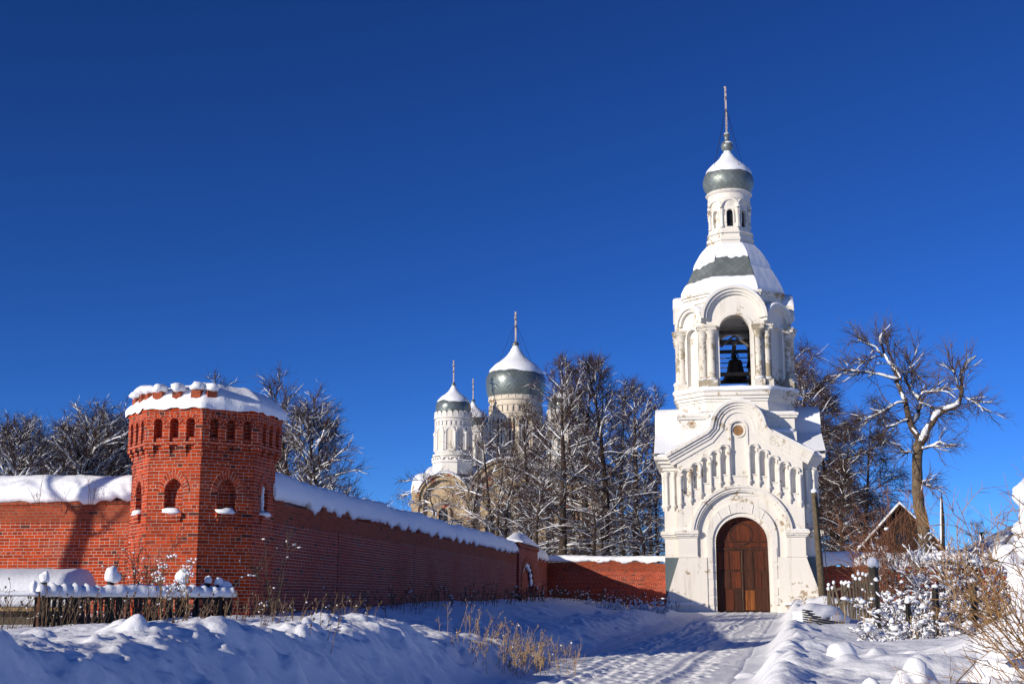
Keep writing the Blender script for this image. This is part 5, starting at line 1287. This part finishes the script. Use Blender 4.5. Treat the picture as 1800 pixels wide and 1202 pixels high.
for k, (x, lab) in enumerate(((70, 'tiny bare sapling sprouting from the left wall top, left one of two'), (163, 'tiny bare sapling sprouting from the left wall top, close to the tower'))):
    p = P(x, 882, 30.5); shrub('wall_top_sapling', lab, 86 + k, .62, .3, 4, M_STALK, .006, 0, 2, (p.x, 30.3 + .05 * k, 3.95), .85, 2, .03, 5, cat='sapling')
for k, (px, Y, h, lab) in enumerate(((328, 23.2, .95, 'dry umbel weed with snow filled heads before the right part of the black fence'), (285, 23.6, .8, 'shorter dry umbel weed with snow filled heads left of the taller one'))):
    t = thing('umbel_weed', lab, 'weed', put(px, Y, -.05), k * 2.0); r = rnd(90 + k); cb, sb = MB(), MB()
    st = twigline(r, Vector((0, 0, 0)), Vector((.05, 0, 1)), h, 6, 0, .04); cb.tube(st, rads(.014, .008, 6), 5, cap=False)
    for j in range(6):
        q, d = lerp_poly(st, .35 + .13 * j if j < 5 else 1); bp = twigline(r, q, rotdir(r, d, .7), h * .34, 3, .06, .05); cb.tube(bp, rads(.008, .005, 3), 4, cap=False)
        for m in range(9):
            a = m * .7; e = bp[-1] + Vector((math.cos(a) * .075, math.sin(a) * .075, .05 + r.uniform(-.03, .05))); cb.tube([bp[-1], e], .003, 3, cap=False); blob(sb, e + Vector((0, 0, .008)), .02, .02, .017, m, 6, 4, .3)
    cb.build('stalk', M_STRAW, t, uv=False); sb.build('snow_cover', M_SNOW, t, uv=False)

# ------------------------------------------------------------------ fences, hutch, pole and other small things
def black_fence():
    a = P(62, 1095, 24.0); b = P(402, 1095, 26.4); A, B = Vector((a.x, a.y, 0)), Vector((b.x, b.y, 0)); L = (B - A).length; d = (B - A) / L
    t = thing('picket_fence', 'black wooden picket fence under a thick ridge of snow before the brick tower', 'fence', (A.x, A.y, 1.05), math.atan2(d.y, d.x)); r = rnd(3); top = .70
    mb = MB(); mb.box(0, L, .03, .07, .62, .72); mb.box(0, L, .03, .07, .22, .29); mb.build('rail', M_FENCE, t)
    m0 = MB(); m0.box(-.038, .038, -.012, .012, -.25, top); pk = m0.build('picket', M_FENCE, t); n = int(L / .105); first = True
    for k in range(n + 1):
        x = L * k / n; M = Matrix.Translation((x, 0, 0)) @ Matrix.Rotation(r.gauss(0, .035), 4, 'Y') @ Matrix.Scale(r.uniform(.96, 1.02), 4, (0, 0, 1))
        if first: pk.matrix_local = M; first = False
        else: copy_part(pk, M, t)
    for x, h, s in ((.15, .92, .10), (L * .37, .95, .15), (L * .74, .95, .14), (L * .885, .93, .075), (L * .945, .9, .09), (L * .985, .8, .13)):
        mb = MB(); mb.box(x - .055, x + .055, .075, .185, -.3, h, tx=.01); po = mb.build('post', M_FENCE, t); sn = MB(); blob(sn, (x + .01, .11, h + s * .55), s * .95, s * .9, s * (1.25 if int(x * 7) % 2 else .85), int(x * 9), 14, 9, .2, .4); sn.build('snow_cap', M_SNOW, po, uv=False)
    sn = MB(); rings = []; m = 130
    for k in range(m + 1):
        x = -.05 + (L + .1) * k / m; h = .20 + .05 * nz(x * 1.3, 4) + .025 * math.sin(x * 6.283 / .21) * (.6 + nz(x * .8, 1)) + .02 * nz(x * 7, 3)
        w = .21 + .04 * nz(x * 3, 7); z = top - .015 + .02 * nz(x * 5, 2); e = 1 if 0 < k < m else .5
        rings.append([(x, .02 + y * w, z + q * h * e) for y, q in ((-.75, -.12), (-1, .05), (-.95, .45), (-.6, .85), (0, 1.02), (.6, .86), (.95, .4), (1, 0), (.7, -.1))])
    sn.loft(rings, s=True); sn.build('snow_cover', M_SNOW, t, uv=False)
black_fence()
def hutch():
    p = P(50, 1055, 26.0); t = thing('hutch', 'low plank hutch under a thick slab of snow by the left wall', 'hutch', (p.x, p.y, 1.0), R(4)); W = 1.0
    mb = MB(); mb.box(-1.3, W - .15, -.8, .8, -.2, .52); mb.build('plank_wall', M_GREYW, t)
    mb = MB(); i = [mb.add(q) for q in ((-1.45, -1, .46), (W, -1, .46), (W, 1, .66), (-1.45, 1, .66), (-1.45, -1, .53), (W, -1, .53), (W, 1, .73), (-1.45, 1, .73))]
    for q in ((0, 1, 5, 4), (1, 2, 6, 5), (2, 3, 7, 6), (3, 0, 4, 7), (4, 5, 6, 7), (3, 2, 1, 0)): mb.poly([i[k] for k in q])
    rf = mb.build('roof', M_BOARD, t)
    sn = MB(); rings = []
    for k in range(25):
        x = -1.6 + (W + 1.7) * k / 24; e = min(1, min(k, 24 - k) / 2.2); e = math.sin(e * math.pi / 2); h = .55 * e ** .7 + .05
        rings.append([(x, y * (1 - .05 * (1 - e)), .5 + z + (.2 * (y + 1) / 2) + .015 * nz(x * 3, y * 3)) for y, z in ((-1.02, .04), (-1.1, .12), (-1.12, h * .6), (-.98, h * .9), (-.6, h * 1.02), (.3, h * 1.05), (.9, h * .95), (1.08, h * .6), (1.1, .1), (1, .04))])
    sn.loft(rings, s=True); sn.build('snow_cover', M_SNOW, rf, uv=False)
hutch()
def wire_gate():
    a = P(-40, 1055, 22.6); b = P(68, 1055, 22.8); L = (b - a).length; t = thing('wire_gate', 'rusty framed chain link gate with snow on its top rail at the far left', 'gate', (a.x, a.y, 1.0), math.atan2(b.y - a.y, b.x - a.x))
    mb = MB()
    for p, q in (((0, 0, .74), (L, 0, .74)), ((0, 0, .05), (L, 0, .05)), ((L, 0, -.2), (L, 0, .80))): mb.beam(p, q, .04, .04)
    mb.build('frame', M_RUST, t); mb = MB(); s = .09
    for k in range(-8, int(L / s) + 1):
        for sg in (1, -1):
            x0 = k * s if sg > 0 else k * s + .69; pts = [(x0 + sg * .69 * q, .002 * sg, .05 + .69 * q) for q in (0, 1)]
            c = [(max(0, min(L, x)), y, z) for x, y, z in pts]
            if pts[0][0] < 0 or pts[1][0] < 0 or max(pts[0][0], pts[1][0]) > L: continue
            mb.tube(pts, .0022, 3, cap=False)
    mb.build('wire_mesh', M_IRON, t, uv=False)
    sn = MB(); snow_strip(sn, [(0, 0, .76), (L, 0, .76)], .035, .06, 3, .08, .0, .01); blob(sn, (L - .1, 0, .88), .06, .06, .11, 2); sn.build('snow_cover', M_SNOW, t, uv=False)
wire_gate()
def utility_pole():
    a = put(1447, 69, -.3); q = P(1431, 866, 69); t = thing('utility_pole', 'weathered leaning wooden pole with a snow tip beside the right corner of the bell tower', 'pole', a); d = q - a
    mb = MB(); mb.tube([Vector((0, 0, 0)), d * .3, d * .7, d], [.19, .18, .165, .15], 12); mb.build('shaft', M_POLE, t, uv=False)
    mb = MB(); mb.tube([d + Vector((.12, -.05, -.1)), d * .5 + Vector((.3, -.05, 0)), Vector((.34, 0, .3))], .02, 5); mb.tube([d * .97 + Vector((0, -.17, 0)), d * .4 + Vector((.05, -.2, 0))], .015, 4); mb.build('cable', M_IRON, t, uv=False)
    sn = MB(); blob(sn, d + Vector((0, 0, .08)), .17, .17, .14, 4); sn.build('snow_cap', M_SNOW, t, uv=False)
utility_pole()
def dead_trunk():
    a = put(1661, 74, -.3); q = P(1655, 874, 74); t = thing('dead_trunk', 'slim dead tree trunk, snapped off and coated with snow, right of the leaning tree', 'tree trunk', a); d = q - a
    mb = MB(); mb.tube([Vector((0, 0, 0)), d * .4 + Vector((-.06, 0, 0)), d * .8, d + Vector((.02, 0, .25))], [.17, .15, .13, .02], 9); mb.build('trunk', M_BARK, t, uv=False)
    sn = MB(); sn.tube([d * .35 + Vector((-.12, -.04, 0)), d * .7 + Vector((-.10, -.04, 0)), d * .99 + Vector((-.05, -.03, 0))], [.03, .07, .03], 7); sn.build('snow_cover', M_SNOW, t, uv=False)
dead_trunk()
for k, (px, y0, y1, Y, w, lab) in enumerate(((1545, 1022, 1092, 38, .12, 'black wooden post left of the other black posts among the shrubs'), (1599, 1060, 1104, 36, .12, 'short black post between the two taller ones, capped by a snowy branch'), (1648, 1034, 1096, 35, .14, 'tallest thick black post in front of the snowy shrubs'),
                                             (1713, 1024, 1058, 36, .16, 'broad black post farthest right, before the low brick wall'))):
    a = P(px, y1 + 14, Y); h = P(px, y0, Y).z - a.z; t = thing('fence_post', lab, 'post', a, .3 * k, 'black posts among the shrubs'); mb = MB(); mb.box(-w / 2, w / 2, -w / 2, w / 2, -.4, h, tx=.012, ty=.01); mb.beam((0, -w * .5, h * .75), (0, w * .55, h * .7), .03, .05); mb.build('post', M_FENCE, t)
    sn = MB(); blob(sn, (0, 0, h + .05), w * .62, w * .6, .07 if k != 1 else .12, k, 10, 7, .3, .4); sn.build('snow_cap', M_SNOW, t, uv=False)
def grey_fence():
    a = P(1455, 1075, 47); b = P(1532, 1060, 45.5); base = gz(a.x, a.y) - .1; L = (Vector((b.x, b.y, 0)) - Vector((a.x, a.y, 0))).length
    t = thing('picket_fence', 'tumbledown fence of leaning grey pickets among the shrubs right of the bell tower', 'fence', (a.x, a.y, base), math.atan2(b.y - a.y, b.x - a.x)); r = rnd(8)
    mb = MB(); mb.beam((0, .04, .55), (L, .04, .75), .05, .08); mb.beam((0, .04, 1.05), (L, .04, 1.3), .05, .08); mb.build('rail', M_GREYW, t)
    n = 15
    for k in range(n):
        x = L * (k + .3) / n; h = 1.15 + .45 * k / n + r.uniform(-.1, .12); mb = MB(); le = r.gauss(-.05, .16 if k < 7 else .05); mb.beam((x - le, 0, -.1), (x + le, 0, h), .085, .025); p = mb.build('picket', M_GREYW, t)
        sn = MB(); blob(sn, (x + le, 0, h + .03), .065, .06, .07, k, 7, 5, .1); sn.build('snow_cap', M_SNOW, p, uv=False)
    mb = MB(); mb.box(L, L + .26, -.1, .12, -.2, 1.85); p = mb.build('post', M_GREYW, t); sn = MB(); blob(sn, (L + .13, 0, 1.98), .22, .2, .2, 3); sn.build('snow_cap', M_SNOW, p, uv=False)
grey_fence()
def board_pile():
    a = P(1440, 1078, 44); z = gz(a.x, a.y); t = thing('board_pile', 'heap of old boards poking out from under snow at the roadside near the bell tower', 'boards', (a.x, a.y, z), .1); r = rnd(4)
    for k in range(6):
        mb = MB(); y = -.25 + .1 * k; mb.beam((-.75 + .03 * k, y - .45, .12 + .07 * k), (.8 + r.uniform(-.1, .1), y - .1, -.12 + .085 * k), .11, .035); mb.build('board', M_GREYW, t)
    sn = MB(); blob(sn, (.05, .25, .3), .75, .55, .36, 3, 16, 10, .18, .3); blob(sn, (.5, .3, .15), .6, .5, .3, 5, 14, 8, .2); blob(sn, (-.35, .35, .25), .45, .4, .3, 9, 14, 8, .2); sn.build('snow_cover', M_SNOW, t, uv=False)
board_pile()
def heap(label, px, Y, spec, seed, stick=None):
    p = put(px, Y, 0); t = thing('snow_heap', label, 'snow heap', p, 0, 'rounded snow heaps at the lower right'); sn = MB()
    for k, (x, y, z, rx, rz_) in enumerate(spec): blob(sn, (x, y, z), rx, rx * .9, rz_, seed + k, 26, 16, .13)
    fuse(sn.build('snow', M_SNOW, t, uv=False), .022, 22)
    if stick: mb = MB(); mb.tube([Vector(q) for q in stick], [.012, .009, .005], 5); mb.build('twig', M_STALK, t, uv=False)
heap('tall rounded snow heap with a thin stick leaning out, biggest of the snow heaps', 1600, 17.2, [(0, 0, .14, .22, .34), (.1, .05, .05, .28, .32), (-.2, -.1, .05, .17, .28), (.25, .0, -.05, .28, .22), (-.05, -.2, -.05, .35, .2), (.02, -.05, .36, .14, .13)], 11, [(.3, -.2, .0), (.5, -.2, .25), (.72, -.18, .45)])
heap('narrow snow heap in front of the tallest one, near the bottom edge', 1528, 15.4, [(0, 0, .14, .14, .22), (-.05, -.05, .05, .2, .3), (-.16, -.1, 0, .18, .25), (.16, -.15, -.05, .22, .2), (.0, -.2, -.05, .32, .16)], 14)
heap('flat rounded snow heap at the bottom edge right of the narrow one', 1590, 13.6, [(0, 0, .0, .3, .2), (.25, .1, -.05, .3, .16), (-.3, .1, -.05, .25, .14)], 17)
heap('small smooth dome of snow beyond the larger heaps by the road', 1475, 25, [(0, 0, .02, .3, .26)], 20)

def houses():
    Y = 100; c = P(1590, 1055, Y); t = thing('village_house', 'old house with a brown boarded gable and brick base behind the leaning tree', 'house', (c.x, Y, 1.2), -R(12)); w = 3.3; ez = 3.75; az = 7.3
    mb = MB(); mb.box(-w, w, 0, 9, -.5, 3.3); mb.build('wall', M_BRICK, t)
    mb = MB(); mb.plate([(-w - .1, 3.3), (-w - .1, ez), (0, az), (w + .1, ez), (w + .1, 3.3)], [], -.04, .2); g = mb.build('gable', M_LOG, t)
    mb = MB(); mb.box(-.5, .5, -.1, -.035, 4.4, 5.5); wn_ = mb.build('gable_window', M_LOG, g); mb = MB(); mb.box(-.36, .36, -.11, -.101, 4.52, 5.38); mb.build('pane', M_GLASS, wn_)
    mb = MB()
    for s in (1, -1):
        mb.plate([(s * (w + .5), ez - .45), (0, az + .05), (0, az + .22), (s * (w + .5), ez - .27)], [], -.4, 9.2)
    rf = mb.build('roof', M_LOG, t)
    sn = MB()
    for s in (1, -1): sn.plate([(s * (w + .4), ez - .2), (0, az + .23), (0, az + .42), (s * (w + .4), ez - .02)], [], -.3, 9.2)
    snow_strip(sn, [(-w, -.1, 3.32), (w, -.1, 3.32)], .12, .1, 3, .3, .0, .02); sn.build('snow_cover', M_SNOW, rf, uv=False)
    for x in (-1.7, 1.3): mb = MB(); mb.box(x - .5, x + .5, -.06, .05, 1.2, 2.5); wi = mb.build('window', M_GREYW, t); mb = MB(); mb.box(x - .38, x + .38, -.08, -.061, 1.3, 2.4); mb.build('pane', M_GLASS, wi)
    # hipped metal roof at the far right
    Y = 112; c = P(1850, 1055, Y); t = thing('metal_roof_house', 'house with a snow streaked grey metal hip roof at the far right', 'house', (c.x, Y, 1.2), R(10)); mb = MB(); mb.box(-4.6, 5, 0, 8, -.5, 3.9); mb.build('wall', M_GREYW, t)
    mb = MB(); mb.loft([[(-5.2, -.6, 3.9), (5.6, -.6, 3.9), (5.6, 8.6, 3.9), (-5.2, 8.6, 3.9)], [(-.3, 3.5, 6.7), (1.2, 3.5, 6.7), (1.2, 4.5, 6.7), (-.3, 4.5, 6.7)]]); rf = mb.build('roof', M_ROOFM, t)
    sn = MB()
    for x0, x1 in ((-4.9, -3.2), (-2.9, -.9), (-.6, 1.6), (1.9, 5.4)):
        f = lambda x, k: (x + (.45 - x) * k * .86, -.55 + 4.0 * k, 3.98 + 2.75 * k + .06)
        sn.loft([[f(x0, .0), f(x1, .0), f(x1, .9), f(x0, .9)], [tuple(Vector(q) + Vector((0, -.05, .14))) for q in (f(x0, .02), f(x1, .02), f(x1, .88), f(x0, .88))]])
    sn.loft([[(-5.0, -.3, 4.1), (-5.0, 8, 4.1), (-.5, 4.4, 6.7), (-.5, 3.6, 6.7)], [(-5.15, -.3, 4.25), (-5.15, 8, 4.25), (-.6, 4.4, 6.85), (-.6, 3.6, 6.85)]]); sn.build('snow_cover', M_SNOW, rf, uv=False)
    Y = 118; p = P(1726, 938, Y); t = thing('chimney', 'thin dark chimney pipe giving off smoke beside the metal roof', 'chimney', (p.x, Y, 3.0)); mb = MB(); mb.tube([(0, 0, -2), (0, 0, p.z - 3.0)], .16, 10); mb.build('pipe', M_IRON, t, uv=False); mb = MB(); mb.tube([(0, 0, p.z - 3.05), (0, 0, p.z - 2.85)], .24, 10); mb.build('cap', M_IRON, t, uv=False)
    m = bpy.data.materials.new('smoke'); m.use_nodes = True; nt = m.node_tree; nt.nodes.remove(nt.nodes['Principled BSDF']); v = nt.nodes.new('ShaderNodeVolumePrincipled'); v.inputs['Color'].default_value = (.16, .16, .2, 1)
    n1 = noise(nt, .8, 4); nt.links.new(math_(nt, 'MULTIPLY', ramp(nt, n1, .40, .70), .8), v.inputs['Density']); nt.links.new(v.outputs[0], nt.nodes['Material Output'].inputs['Volume'])
    sm = MB(); r = rnd(6)
    for k, (x, y) in enumerate(((1722, 930), (1714, 922), (1706, 914), (1716, 908), (1704, 921))): q = P(x, y, Y); blob(sm, q, .55 + .12 * k, .5, .4 + .1 * k, k, 10, 7, .25)
    o = sm.build('smoke', m, None, uv=False); o['kind'] = 'stuff'; o['label'] = 'small dark puff of smoke drifting from the chimney pipe'; o['category'] = 'smoke'
houses()
